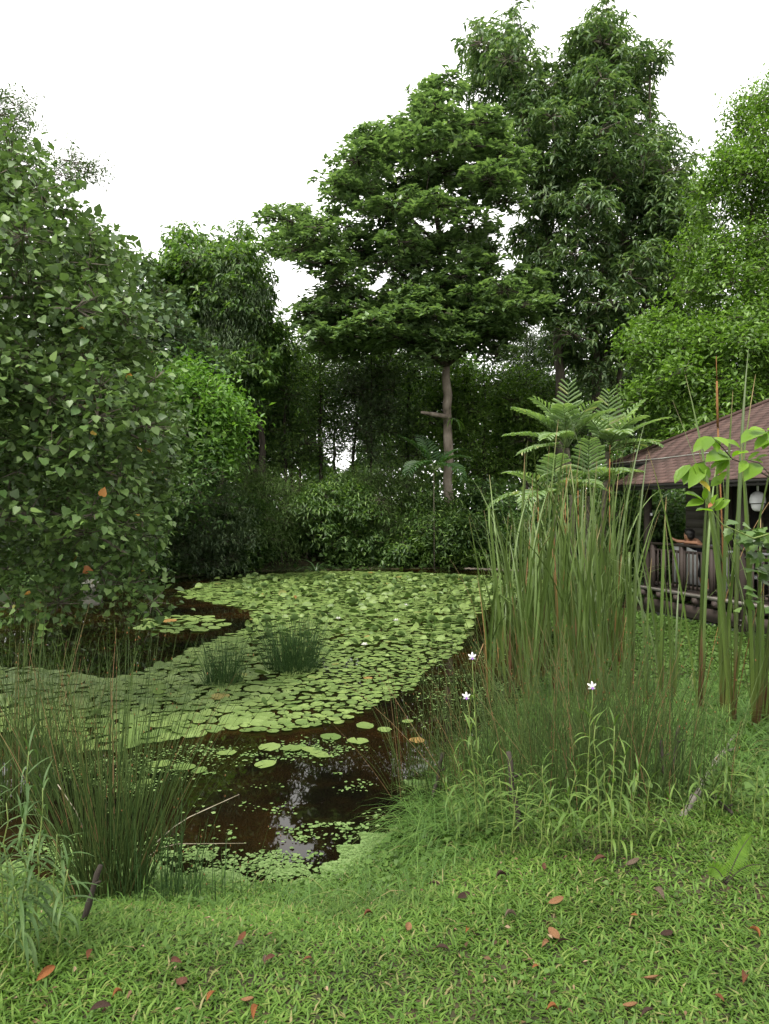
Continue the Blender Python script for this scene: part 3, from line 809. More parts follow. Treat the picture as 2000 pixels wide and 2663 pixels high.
for s in np.arange(-6, 2.6, 1.2): q.box((s, -1.4, -.7), (s + .12, -1.28, -.11))
q.box((S0, -1.7, -.7), (2.4, -1.62, .04)); hpart('underfloor', q, M['dark_void'])
# posts and railing
def post(s, top, w=.12):
    q = Acc(); q.box((s - w/2, -w/2 - .02, -.75), (s + w/2, w/2 - .02, top)); return hpart('post', q, M['timber'])
p0 = post(0, 2.36, .15); post(2.42, 2.36, .11); post(-2.4, 2.36, .15); post(-4.8, 2.36, .15)
q = Acc()
for (s, z) in ((-.04, -.2), (.03, -.2), (-.04, -.28), (.03, -.28)):
    q.tube([(s, .052, z), (s, .085, z)], .016, 8)
hpart('bolts', q, M['steel'], p0)
rail = hpart('railing', (lambda q: (q.box((S0, -.06, .945), (2.37, .06, .99)), q)[1])(Acc()), M['timber'])
hbox('mid_rail', (S0, -.01, .82), (2.37, .022, .87), M['timber'], rail)
hbox('bottom_rail', (S0, -.01, .17), (2.37, .022, .235), M['timber'], rail)
q = Acc(); q.box((-.014, .024, .18), (.014, .04, .865)); bal = q.mesh('baluster', M['timber'])
for s in np.arange(-3.2, 2.32, .105):
    if min(abs(s - c) for c in (0, 2.42, -2.4)) > .1: link('baluster', bal, rail, (s, 0, 0))
for s in (.65, 1.4, 2.2, -.8, -1.6):
    hbox('newel', (s - .04, -.045, .13), (s + .04, .058, .944), M['timber'], rail)

# white furniture on the veranda
def hthing(name, label, cat, s, u, z):
    return thing(name, label, cat, hw(s, u, z), rz=HRZ)
cab = hthing('white_cabinet', 'white cupboard behind the far bay of the veranda railing', 'cupboard', 1.95, -.75, .13)
q = Acc(); q.box((-.38, -.22, .06), (.38, .2, .78)); link('body', q.mesh('cabinet_body', M['white']), cab)
q = Acc(); q.box((-.41, -.25, .782), (.41, .24, .82)); link('top', q.mesh('cabinet_top', M['white']), cab)
q = Acc(); q.box((-.36, .202, .1), (-.01, .22, .75)); dm = q.mesh('cabinet_door', M['white']); link('door', dm, cab); link('door', dm, cab, (.37, 0, 0))
q = Acc(); q.box((-.34, -.18, 0), (.34, .16, .058)); link('plinth', q.mesh('cabinet_plinth', M['dark_void']), cab)
tb_ = hthing('white_table', 'white table behind the railing to the right of the boy', 'table', .55, -.8, .13)
q = Acc(); q.box((-.42, -.3, .72), (.42, .3, .76)); link('table_top', q.mesh('table_top', M['white']), tb_)
q = Acc(); q.box((-.025, -.025, 0), (.025, .025, .719)); lm = q.mesh('table_leg', M['white'])
for x in (-.36, .36):
    for y in (-.24, .24): link('leg', lm, tb_, (x, y, 0))
q = Acc(); q.box((-.36, -.22, .3), (.36, .22, .33)); link('shelf', q.mesh('table_shelf', M['white']), tb_)
tr = hthing('red_tray', 'small red tray on the white veranda table', 'tray', .42, -.68, .893)
q = Acc(); q.box((-.12, -.08, 0), (.12, .08, .012)); q.box((-.12, -.08, .0122), (-.108, .08, .05)); q.box((.108, -.08, .0122), (.12, .08, .05)); q.box((-.107, .068, .0122), (.107, .08, .05)); q.box((-.107, -.08, .0122), (.107, -.068, .05))
link('dish', q.mesh('tray', M['red']), tr)

# white domed camera hanging under the veranda roof
dc = hthing('dome_camera', 'white domed camera hanging under the eave beside the post', 'camera', -.42, .1, 1.6)
def lathe(acc, prof, n=20, m=0):
    P = np.array(prof); a_ = np.arange(n) * 2 * PI / n
    V = np.stack([P[:, 0][:, None] * np.cos(a_), P[:, 0][:, None] * np.sin(a_), np.repeat(P[:, 1][:, None], n, 1)], -1)
    i = np.arange(len(P) - 1)[:, None] * n; j = np.arange(n)[None]; j2 = (j + 1) % n
    Q = np.stack([i + j, i + j2, i + n + j2, i + n + j], -1).reshape(-1)
    acc.raw(V.reshape(-1, 3), Q, np.full((len(P) - 1) * n, 4), m)
q = Acc(); lathe(q, [(.118,.13),(.122,.15),(.12,.2),(.105,.26),(.07,.3),(.03,.32),(.001,.325)]); link('housing', q.mesh('camera_housing', M['white'], True), dc)
q = Acc(); lathe(q, [(.001,0),(.04,.006),(.07,.026),(.09,.06),(.098,.1),(.096,.128)]); link('dome', q.mesh('camera_dome', M['white'], True), dc)
q = Acc(); lathe(q, [(.1,.118),(.125,.12),(.125,.132),(.1,.134)]); link('seam', q.mesh('camera_seam', M['steel'], True), dc)
q = Acc(); q.tube([(0,0,.32),(0,0,.62)], .018, 8); link('stem', q.mesh('camera_stem', M['white'], True), dc)

# ---------------------------------------------------------------- the boy leaning on the railing (house coordinates)
M['skin'] = noise_mat('skin', [(.3, (.36,.18,.11)), (.7, (.44,.23,.14))], 12, .5, .4, 0)
M['hair'] = noise_mat('black_hair', [(.3, (.006,.005,.005)), (.7, (.015,.013,.012))], 60, .45, .5, .4)
M['shirt'] = noise_mat('navy_shirt', [(.3, (.012,.014,.024)), (.7, (.025,.028,.045))], 9, .85, .2, .3)
M['shorts'] = noise_mat('dark_shorts', [(.3, (.02,.02,.022)), (.7, (.035,.034,.036))], 9, .85, .2, .3)
def ball(acc, c, r, n=14):
    r = np.broadcast_to(r, 3)
    v = [(0,0,1.0)]; F = []
    for i in range(1, n // 2):
        t = PI * i / (n // 2)
        for j in range(n): v.append((math.sin(t)*math.cos(2*PI*j/n), math.sin(t)*math.sin(2*PI*j/n), math.cos(t)))
    v.append((0,0,-1.0)); last = len(v) - 1
    for j in range(n):
        F.append((0, 1+j, 1+(j+1)%n)); F.append((last, last-n+(j+1)%n, last-n+j))
    for i in range(n//2-2):
        for j in range(n):
            a_, b_ = 1+i*n+j, 1+i*n+(j+1)%n; F.append((a_, a_+n, b_+n, b_))
    acc.faces(np.array(v) * r + np.array(c), F)
def limb(acc, P, r):
    acc.tube(P, r, 12)
    for p_, rr in zip(P, r): ball(acc, p_, rr, 12)
boy = hthing('person', 'boy in a dark navy shirt leaning on the veranda railing with folded arms', 'person', 1.2, -.3, .13)
# local frame: x along the rail (towards the photo's left), y out over the rail
def remeshed(name, acc, mat, vox, parent):
    o = link(name, acc.mesh('boy_' + name, mat, True), parent)
    r = o.modifiers.new('remesh', 'REMESH'); r.mode = 'VOXEL'; r.voxel_size = vox; r.use_smooth_shade = True
    s = o.modifiers.new('smooth', 'SMOOTH'); s.factor = .5; s.iterations = 2
    return o
RT = .99 - .13                                # rail top above the deck
q = Acc()
hc = np.array([.08, .27, 1.03])                # head, resting towards the arms
ball(q, hc, (.09, .083, .108), 18)
ball(q, hc + (.03, .0, -.045), (.064, .06, .062))            # jaw, facing along +x
ball(q, hc + (.096, .004, -.012), (.018, .012, .016)); ball(q, hc + (.086, .003, -.05), (.012, .02, .008)); ball(q, hc + (.08, .002, .03), (.014, .045, .012))
ball(q, hc + (-.008, .083, -.008), (.018, .012, .024)); ball(q, hc + (-.008, -.083, -.008), (.018, .012, .024))
limb(q, [(0, .06, .84), (.03, .14, .93), hc + (-.01,-.02,-.06)], [.045, .04, .038])
limb(q, [(0, -.02, .55), (0, .04, .76)], [.09, .1])
# arm along the rail to the left, the other folded in
limb(q, [(.13, .1, .8), (.17, .24, .875), (.2, .28, RT + .045)], [.042, .037, .034])
limb(q, [(.2, .28, RT + .045), (.34, .3, RT + .05), (.46, .29, RT + .075)], [.034, .029, .022])
limb(q, [(-.13, .1, .8), (-.18, .24, .865), (-.16, .3, RT + .042)], [.042, .037, .034])
limb(q, [(-.16, .3, RT + .042), (-.02, .31, RT + .04), (.1, .31, RT + .04)], [.034, .029, .022])
def hand(w, d, up):
    w = np.array(w); d = unit(np.array(d)); s_ = unit(np.cross(d, up)); up = np.cross(s_, d)
    ball(q, w + d * .03, (.032, .026, .022))
    for k_, (off, ln) in enumerate(((-.024, .038), (-.008, .05), (.008, .054), (.023, .046))):
        b_ = w + d * .048 + s_ * off
        q.tube([b_, b_ + d * ln * .5 + up * .006, b_ + d * ln * .85 - up * .012], [.0085, .008, .0065], 8)
    b_ = w + d * .02 - s_ * .026
    q.tube([b_, b_ + d * .02 - s_ * .016 + up * .008, b_ + d * .042 - s_ * .018 + up * .01], [.0095, .0085, .007], 8)
hand((.46, .29, RT + .075), (1, .05, .5), (-.4, 0, 1)); hand((.1, .31, RT + .04), (1, .1, 0), (0, 0, 1))
for sx in (-.075, .075):
    limb(q, [(sx, -.06, .52), (sx, .0, .29), (sx * 1.05, -.05, .06)], [.068, .048, .034])
    limb(q, [(sx * 1.05, -.05, .035), (sx * 1.1, .06, .025)], [.034, .025])
remeshed('body', q, M['skin'], .007, boy)
q = Acc()
limb(q, [(0, -.06, .48), (0, -.02, .62), (0, .05, .79)], [.115, .118, .1])
limb(q, [(-.12, .08, .8), (0, .07, .82), (.12, .08, .8)], [.062, .06, .062])
limb(q, [(.13, .1, .8), (.165, .2, .85)], [.054, .05]); limb(q, [(-.13, .1, .8), (-.17, .2, .845)], [.054, .05])
remeshed('shirt', q, M['shirt'], .012, boy)
q = Acc()
limb(q, [(0, -.06, .42), (0, -.06, .5)], [.122, .12])
for sx in (-.075, .075): limb(q, [(sx, -.06, .46), (sx, -.01, .3)], [.082, .074])
remeshed('shorts', q, M['shorts'], .012, boy)
q = Acc()
ball(q, hc + (-.022, 0, .035), (.094, .09, .086), 18); ball(q, hc + (-.052, 0, -.01), (.055, .08, .08)); ball(q, hc + (.04, 0, .085), (.052, .064, .034))
remeshed('hair', q, M['hair'], .008, boy)
for sy in (-.028, .03):
    q = Acc(); ball(q, hc + (.084, sy, .012), (.008, .011, .007)); link('eye', q.mesh('boy_eye', M['hair'], True), boy)
# ---------------------------------------------------------------- palms
M['palm_leaf'] = leaf_mat('palm_leaflet', [(0, (.12,.19,.075)), (.6, (.17,.25,.105)), (.95, (.22,.31,.13)), (1, (.36,.36,.18))], .36, .4, .5, gain=1.15)
M['palm_dark'] = leaf_mat('palm_leaflet_dark', [(0, (.03,.075,.025)), (1, (.06,.13,.035))], .3, .4, .45)  # darker green leaflets of the young palm
M['palm_stem'] = noise_mat('palm_stem', [(.3, (.06,.1,.03)), (.7, (.12,.17,.06))], 10, .6, .3, 0)
M['palm_trunk'] = noise_mat('palm_trunk', [(.3, (.05,.045,.03)), (.7, (.12,.11,.08))], 6, .85, .2, .4, (1,1,3))
# ragged-tipped leaflet: x across, y along
LEAFLET = ([(0,0,0),(-.35,.12,.1),(.35,.12,.1),(0,.12,0),(-.5,.6,.06),(.5,.6,.06),(0,.6,-.06),(-.46,.93,-.1),(.42,1,-.14),(0,.9,-.17)],
           [(0,3,1),(0,2,3),(1,3,6,4),(3,2,5,6),(4,6,9,7),(6,5,8,9)])
q = Acc(); q.batch(LEAFLET, np.eye(3)[None], np.zeros((1,3)), np.ones(1)); lf_me = q.mesh('leaflet', M['palm_leaf'])
def frond_geo(base, az, elev, length, nleaf, ll, curve=1.1, roll=0.0):
    """rachis points plus leaflet frames in world axes"""
    t = np.linspace(0, 1, 14)
    ang = elev - curve * t ** 1.6
    dl = length / 13
    h = np.array([math.cos(az), math.sin(az), 0]); P = [np.array(base, float)]
    for a_ in ang[1:]: P.append(P[-1] + dl * (h * math.cos(a_) + np.array([0, 0, 1]) * math.sin(a_)))
    P = np.array(P)
    side = np.array([-math.sin(az), math.cos(az), 0])
    out = []
    for i in range(nleaf):
        tt = .22 + .78 * (i + .5) / nleaf
        f = tt * 13; k_ = min(int(f), 12); p_ = P[k_] + (P[k_ + 1] - P[k_]) * (f - k_)
        tg = unit(P[k_ + 1] - P[k_]); up = np.cross(tg, side) * -1
        if up[2] < 0: up = -up
        for sg in (-1, 1):
            fw = .45 + .75 * tt ** 2 + rng.normal(0, .06)
            d = unit(side * sg + tg * fw + up * (.55 - .35 * tt) + np.array([0, 0, -.12]))
            L = ll * (.55 + .45 * math.sin(PI * min(1, tt * 1.05) ** .8)) * rng.uniform(.88, 1.1)
            out.append((p_, d, unit(up + side * sg * -.3), L))
    return P, out
def palm(name, label, base, stems, group=None, mat='palm_leaf', budget=300, lw=.15):
    root = thing(name, label, 'palm', base, group)
    b = np.array(base); used = 0
    for pts, rad, fronds in stems:
        q = Acc(); q.tube(np.array(pts) - b, np.linspace(rad, rad * .7, len(pts)), 9); link('trunk', q.mesh('palm_trunk', M['palm_trunk'], True), root)
        for (fb, az, el, ln, nl, ll, cv) in fronds:
            P, lv = frond_geo(fb, az, el, ln, nl, ll, cv)
            q = Acc(); q.tube(P - b, np.linspace(.016, .004, len(P)), 5)
            fr = link('frond', q.mesh('frond_stalk', M['palm_stem'], True), root)
            rest = []
            for (p_, d, up, L) in lv:
                if used < budget:
                    R_ = frame(d[None], up[None])[0] @ np.diag([L * lw, L, L])
                    o = link('leaflet', lf_me, fr)
                    o.matrix_local = Matrix.Translation(p_ - b) @ Matrix(R_.tolist()).to_4x4(); used += 1
                else: rest.append((p_, d, up, L))
            if rest:
                q = Acc(); L = np.array([r[3] for r in rest])
                q.batch(LEAFLET, frame(np.array([r[1] for r in rest]), np.array([r[2] for r in rest])), np.array([r[0] for r in rest]) - b, np.column_stack([L * lw, L, L]))
                o = link('leaflets', q.mesh('leaflets', M[mat]), fr); o['kind'] = 'stuff'
    return root
D = math.radians
YP = 15.2
def crown_at(px, py, Y, specs):
    c = at(px, py, Y)
    return c, [(c, D(az), D(el), ln, nl, ll, cv) for az, el, ln, nl, ll, cv in specs]
cA, fA = crown_at(1475, 1165, YP, [(262,84,1.35,12,.4,.15),(195,70,1.3,12,.4,.7),(178,52,1.4,12,.42,.6),(250,66,1.2,12,.42,.9),(182,24,1.35,12,.38,.5),(300,68,1.2,12,.4,.8),(345,58,1.2,12,.4,.7),(90,66,1.2,12,.4,.7),(130,60,1.2,12,.4,.7),(205,5,1.2,12,.36,.5),(235,30,1.2,12,.38,1.0)])
cB, fB = crown_at(1580, 1175, YP + .5, [(258,80,1.3,12,.4,.2),(215,62,1.2,12,.4,.8),(10,64,1.4,12,.4,.4),(0,42,1.5,12,.4,.5),(352,18,1.45,12,.38,.5),(300,58,1.2,12,.4,.9),(270,42,1.2,12,.4,1.1),(80,66,1.2,12,.4,.7),(190,30,1.2,12,.38,.7),(35,25,1.3,12,.38,.7),(320,25,1.2,12,.38,.9)])
gA, gB = gpos(1495, YP + .2, -.1), gpos(1560, YP + .6, -.1)
palm('clump_palm', 'pale green feather palm with ragged leaf tips left of the roof', gA, [([gA, at(1488,1300,YP), cA], .07, fA), ([gB, at(1572,1300,YP+.5), cB], .07, fB)])
cC, fC = crown_at(1440, 1310, 14.0, [(205,50,1.2,12,.42,.8),(180,25,1.3,12,.42,1.1),(260,70,1.2,12,.42,.8),(300,45,1.2,12,.42,1.1),(230,30,1.2,12,.42,1.3),(340,40,1.1,12,.4,1.1)])
cD, fD = crown_at(1530, 1290, 14.2, [(255,72,1.3,12,.42,.7),(215,45,1.2,12,.42,1.0),(290,50,1.2,12,.42,1.1),(350,50,1.2,12,.42,1.1),(200,10,1.2,12,.4,1.0)])
gC, gD = gpos(1452, 14.0, -.1), gpos(1520, 14.2, -.1)
palm('clump_palm', 'lower yellow-green palm half hidden behind the cattails', gC, [([gC, (gC+cC)/2, cC], .05, fC), ([gD, (gD+cD)/2, cD], .05, fD)], budget=150)
cE, fE = crown_at(1128, 1225, 24.8, [(120,70,1.6,12,.5,.6),(185,60,1.7,12,.5,.6),(30,55,1.5,12,.5,.9),(230,30,1.6,12,.5,1.5),(310,25,1.6,12,.5,1.6),(350,45,1.4,12,.45,1.1)])
gE = gpos(1130, 24.8, -.1)
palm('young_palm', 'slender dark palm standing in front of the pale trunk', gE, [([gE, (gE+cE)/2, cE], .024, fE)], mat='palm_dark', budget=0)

# spiky rosettes on the far shore
M['spiky'] = leaf_mat('spiky_leaf', [(0, (.04,.09,.03)), (1, (.08,.15,.05))], .25, .4, .45)
STRAP = blade_tpl(5, 1.1)
def rosette_plant(name, label, base, n, L, w, cat='plant', mat='spiky', lean=(.15, 1.1), group=None):
    root = thing(name, label, cat, base, group)
    q = Acc(); q.batch(STRAP, np.eye(3)[None], np.zeros((1,3)), np.array([[w, 1, 1]])); me_ = q.mesh(name + '_leaf', M[mat])
    for i in range(n):
        az = i * 2.4 + rng.normal(0, .2); tilt = rng.uniform(*lean)
        o = link('leaf', me_, root, (0, 0, rng.uniform(0, .06) * L), None)
        o.matrix_local = Matrix.Rotation(az, 4, 'Z') @ Matrix.Rotation(-tilt * .6, 4, 'X') @ Matrix.Scale(L * rng.uniform(.7, 1.1), 4)
    return root
rosette_plant('screw_pine', 'spiky rosette beside the bare soil patch on the far shore', gpos(785, 23.6), 26, 1.05, .06)
rosette_plant('screw_pine', 'smaller spiky rosette just right of the other one', gpos(822, 24.4), 20, .95, .06)
# epiphyte on the pale trunk
ep = at(1180, 1092, YT - .22)
r_ = rosette_plant('nest_fern', 'small fern clinging to the pale trunk beside the broken stub', ep, 12, .55, .12, 'fern', 'lf_bright', (1.0, 2.4))

# ---------------------------------------------------------------- lily pads
M['pad'] = leaf_mat('lily_pad', [(0, (.1,.165,.035)), (.55, (.14,.21,.048)), (.9, (.175,.25,.062)), (.995, (.18,.26,.07)), (.997, (.26,.22,.05)), (1, (.28,.15,.04))], .12, .48, .3, (.1,.16,.05), mottle=9, gain=.85)
M['pad_edge'] = M['pad']
def pad_tpl(seed, n=16):
    g = np.random.default_rng(seed); V = [(0,0,.004)]; F = []
    for i in range(n + 1):
        a_ = .1 + (2 * PI - .2) * i / n; r = 1 + g.normal(0, .025)
        V.append((math.cos(a_) * .72 * r, math.sin(a_) * .72 * r, .02 + g.normal(0, .012)))
    for i in range(n + 1):
        a_ = .1 + (2 * PI - .2) * i / n; r = 1 + g.normal(0, .03)
        V.append((math.cos(a_) * r, math.sin(a_) * r, .045 + g.normal(0, .025)))
    for i in range(n):
        F.append((0, 1 + i, 2 + i)); F.append((1 + i, n + 2 + i, n + 3 + i, 2 + i))
    return V, F
PADS = [pad_tpl(s) for s in range(5)]
def far_pad(seed, n=9):
    g = np.random.default_rng(seed); V = [(0,0,.0)] + [(math.cos(a_) * r_, math.sin(a_) * r_, .05 + g.normal(0, .03)) for a_, r_ in ((.12 + (2 * PI - .24) * i / n, 1 + g.normal(0, .04)) for i in range(n + 1))]
    return V, [(0, 1 + i, 2 + i) for i in range(n)]
FARPADS = [far_pad(s + 20) for s in range(5)]
def fold_tpl():
    V = [(0,0,0)]; F = []
    n = 10
    for i in range(n + 1):
        a_ = .15 + (2 * PI - .3) * i / n; x, y = math.cos(a_), math.sin(a_); V.append((x * .95, y * .75, .38 * abs(y) ** 1.4 + .05))
    for i in range(n): F.append((0, 1 + i, 2 + i))
    return V, F
FOLD = fold_tpl()
def pxpoly(pts): return np.array([on_plane(x, y, WZ)[:2] for x, y in pts])
mat_main = pxpoly([(470,1540),(560,1512),(700,1494),(850,1486),(1000,1488),(1180,1494),(1300,1500),(1420,1508),(1560,1520),(1540,1545),(1400,1548),(1310,1560),(1235,1600),(1215,1650),(1190,1700),(1110,1740),(1070,1795),(985,1835),(890,1882),(780,1898),(690,1908),(600,1898),(520,1915),(400,1935),(330,1960),(190,1955),(100,1920),(-60,1890),(-120,1800),(-40,1735),(80,1740),(190,1752),(290,1770),(430,1730),(510,1685),(600,1650),(655,1630),(660,1590),(600,1575),(520,1562)])
raft = pxpoly([(355,1632),(380,1612),(470,1600),(560,1608),(585,1625),(545,1640),(450,1648)])
strip = pxpoly([(440,1548),(520,1540),(640,1570),(600,1578),(470,1556)])
grid = {}
def place(P, r, gap):
    cx_, cy_ = int(P[0] // .3), int(P[1] // .3)
    for i in range(cx_ - 1, cx_ + 2):
        for j in range(cy_ - 1, cy_ + 2):
            for (x, y, rr) in grid.get((i, j), ()):
                if (x - P[0]) ** 2 + (y - P[1]) ** 2 < (gap * (r + rr)) ** 2: return False
    grid.setdefault((cx_, cy_), []).append((P[0], P[1], r)); return True
pads = []
def scatter(poly, n, gap, rfun, kind, thin=None):
    lo, hi = poly.min(0), poly.max(0)
    C = rng.uniform(lo, hi, (n, 2)); C = C[poly_inside(C, poly)]
    C = C[sdf(C) < -.08]
    if thin is not None: C = C[rng.uniform(0, 1, len(C)) < thin(C)]
    for P in C:
        r = rfun(P) * rng.uniform(.5, 1.25)
        if place(P, r, gap if kind != 'mat' else gap + .12 * float(rfun(P) < .08)): pads.append((P[0], P[1], r, kind))
def rsize(P):
    px_ = CX + P[0] / P[1] * FPX
    right = smooth01((px_ - 620) / 300) * (1 - smooth01((P[1] - 9.5) / 4))
    return .104 - .05 * right
scatter(raft, 900, .85, lambda P: .15, 'raft')
scatter(mat_main, 130000, .64, rsize, 'mat')
scatter(strip, 400, .9, lambda P: .12, 'mat')
# a few loose pads in front of the mat
for px_, py_, r in ((700,1945,.1),(690,1990,.09),(760,1950,.1),(810,1955,.09),(835,1965,.1),(520,2005,.06),(415,1990,.1),(380,2040,.06),(480,2000,.09),(1085,1930,.07),(950,1890,.09),(1000,1900,.07),(1060,1880,.06),(860,1920,.1),(930,1930,.1),(590,1960,.09)):
    P = on_plane(px_, py_, WZ); pads.append((P[0], P[1], r, 'loose'))
pads_a = np.array([p_[:3] for p_ in pads]); kinds = np.array([p_[3] for p_ in pads])
ppx = CX + pads_a[:, 0] / pads_a[:, 1] * FPX; ppy = HZ + (EYE - WZ) / pads_a[:, 1] * FPX
n = len(pads_a)
tilt = rng.normal(0, .06, (n, 2)); rotz = rng.uniform(0, 6.28, n)
zoff = .006 + rng.uniform(0, .014, n)
upr = (rng.uniform(0, 1, n) < np.where((ppx > 620) & (ppy < 1690) & (ppy > 1500), .26, .02)) & (kinds == 'mat')
score = pads_a[:, 2] / pads_a[:, 1] ** 1.6 * ((ppx > 5) & (ppx < 1990)) * (1 + 8 * (kinds != 'mat'))
score = np.where(upr, score * 1.5, score)
big = np.argsort(-score)[:300]
isbig = np.zeros(n, bool); isbig[big] = True
pad_me = []
for t_ in PADS:
    q = Acc(); q.batch(t_, np.eye(3)[None], np.zeros((1,3)), np.ones(1)); pad_me.append(q.mesh('lily_pad', M['pad'], True))
q = Acc(); q.batch(FOLD, np.eye(3)[None], np.zeros((1,3)), np.ones(1)); fold_me = q.mesh('lily_leaf', M['pad'], True)
def pad_R(i):
    if upr[i]:
        return Matrix.Rotation(rotz[i], 3, 'Z') @ Matrix.Rotation(rngs[i], 3, 'X')
    return Matrix.Rotation(tilt[i, 0], 3, 'X') @ Matrix.Rotation(tilt[i, 1], 3, 'Y') @ Matrix.Rotation(rotz[i], 3, 'Z')
rngs = rng.uniform(.3, 1.2, n)
LBL = {'mat': ('round green lily pad lying in the dense mat on the pond', 'lily pads of the dense mat'),
       'raft': ('lily pad of the small loose raft on dark water left of the mat', 'lily pads of the small raft'),
       'loose': ('lily pad floating loose in front of the dense mat', 'lily pads in front of the mat'),
       'up': ('lily leaf curled up out of the dense mat of pads', 'raised lily leaves')}
rest = Acc(); RB = {k_: [] for k_ in range(12)}
for i in range(n):
    Rm = pad_R(i); z = WZ + zoff[i] + (.5 * pads_a[i, 2] if upr[i] else 0)
    k_ = 5 if upr[i] else i % 5
    if isbig[i]:
        lb = LBL['up' if upr[i] else kinds[i]]
        o = link('lily_leaf' if upr[i] else 'lily_pad', fold_me if upr[i] else pad_me[k_])
        o.matrix_world = Matrix.Translation((pads_a[i, 0], pads_a[i, 1], z)) @ Rm.to_4x4() @ Matrix.Scale(pads_a[i, 2], 4)
        tag(o, lb[0], 'lily pad', lb[1])
    else: RB[k_ + (6 if k_ < 5 and pads_a[i, 1] > 9 else 0)].append((np.array(Rm), (pads_a[i, 0], pads_a[i, 1], z), pads_a[i, 2]))
for k_, L in RB.items():
    if L: rest.batch(FOLD if k_ == 5 else FARPADS[k_ - 6] if k_ > 5 else PADS[k_], np.array([l[0] for l in L]), np.array([l[1] for l in L]), np.array([l[2] for l in L]))
tag(link('lily_mat', rest.mesh('lily_mat', M['pad'], True)), 'countless far and small lily pads covering the pond', 'lily pads', kind='stuff')
# little white water-lily flowers
M['petal'] = leaf_mat('white_petal', [(0, (.7,.7,.66)), (1, (.82,.8,.78))], .2, .5, .3, tcol=(1,1,1))
M['purple'] = leaf_mat('purple_lip', [(0, (.2,.08,.4)), (1, (.3,.12,.5))], .2, .5, .3, tcol=(1,1,1))
def flower(root, loc, r, n=7, up=.9, mat='petal'):
    q = Acc(); q.batch(OVAL, np.eye(3)[None], np.zeros((1,3)), np.array([[.42, 1, 1]])); me_ = q.mesh('petal', M[mat])
    for ring, (k_, u_) in enumerate(((n, up * .5), (n - 2, up))):
        for i in range(k_):
            a_ = i * 2 * PI / k_ + ring * .4
            o = link('petal', me_, root)
            o.matrix_local = Matrix.Translation(loc) @ Matrix.Rotation(a_, 4, 'Z') @ Matrix.Rotation(u_, 4, 'X') @ Matrix.Scale(r, 4)
for (x, y, lb) in ((925,1549,'small white water lily bloom near the far edge of the mat, left of centre'),(948,1682,'tiny white bloom right of the larger rush tuft'),(880,1613,'white lily bloom just left of the pale raised leaf'),(1030,1618,'tiny white bloom at the right side of the lily mat'),(665,1546,'white bloom at the left end of the far lily mat'),(1055,1578,'pale pink-white bud standing right of the raised leaves')):
    P = on_plane(x, y, WZ + .03)
    f_ = thing('water_lily', lb, 'flower', P); flower(f_, (0, 0, .02), .06)
    q = Acc(); q.tube([(0,0,-.1),(0,0,.02)], .006, 5); link('stalk', q.mesh('lily_stalk', M['palm_stem']), f_)

# floating duckweed and small fern specks
M['duckweed'] = leaf_mat('duckweed', [(0, (.09,.16,.035)), (.6, (.125,.205,.055)), (1, (.17,.25,.08))], .1, .55, .3)
SPECK = ([(1,.1,.1),(.3,.9,.03),(-.85,.5,.1),(-.5,-.8,.03),(.5,-.85,.08)], [(0,1,2,3,4)])
def clustered(poly, ncl, per, spread, dens=None):
    lo, hi = poly.min(0), poly.max(0)
    C = rng.uniform(lo, hi, (ncl * 3, 2)); C = C[poly_inside(C, poly)][:ncl]
    k_ = rng.poisson(per * rng.exponential(1, len(C)))
    P = np.repeat(C, k_, 0) + rng.normal(0, 1, (k_.sum(), 2)) * np.repeat(spread * rng.uniform(.4, 1.3, len(C)), k_)[:, None] * np.array([1.5, 1])
    return P
specks = [clustered(pxpoly([(400,1960),(560,1935),(860,1925),(950,1945),(800,1975),(560,2010),(400,2060),(150,2060),(160,1990)]), 90, 18, .08),
          clustered(pxpoly([(300,2030),(1000,2000),(1060,2150),(900,2270),(350,2280),(200,2150)]), 26, 12, .06),
          clustered(pxpoly([(1080,1740),(1300,1700),(1600,1700),(1650,1800),(1350,1900),(1080,1880)]), 140, 20, .1),
          clustered(pxpoly([(560,2160),(1050,2110),(1080,2190),(900,2260),(560,2260)]), 14, 18, .05),
          clustered(pxpoly([(380,2190),(760,2210),(900,2260),(700,2290),(380,2310),(150,2300),(100,2200)]), 34, 45, .07)]
# dense green scum along the near shore
sh = rng.uniform([-2.6, 3.7], [.75, 5.6], (150000, 2)); ds = sdf(sh)
wv = .15 + .16 * np.sin(sh[:, 0] * 4.1 + sh[:, 1] * 3.3) + .13 * np.sin(sh[:, 0] * 9 - sh[:, 1] * 7 + 1) + .08 * np.sin(sh[:, 0] * 17 + sh[:, 1] * 21)
sh = sh[(ds < .1) & (-ds < wv * (1 - .45 * smooth01((sh[:, 0] - .1) / .5))) & (rng.uniform(0, 1, len(sh)) < 1.1 - smooth01((-ds - .12) / .3))]
specks.append(sh[:42000])
sp = np.concatenate(specks); sp = sp[sdf(sp) < .11]
n = len(sp)
q = Acc()
q.batch(SPECK, frame(np.column_stack([np.cos(rng.uniform(0, 6.3, n)), np.sin(rng.uniform(0, 6.3, n)), rng.normal(0, .1, n)]), np.array([0, 0, 1.]) + rng.normal(0, .12, (n, 3))),
        np.column_stack([sp, np.maximum(WZ + .004, ground_z(sp) + .003) * (sdf(sp) > 0) + (WZ + .004) * (sdf(sp) <= 0) + rng.uniform(0, .006, n)]), rng.uniform(.3, 1, n) ** 2 * .017 + .002)
tag(link('duckweed', q.mesh('duckweed', M['duckweed'])), 'bright green duckweed scum floating along the near shore', 'duckweed', kind='stuff')
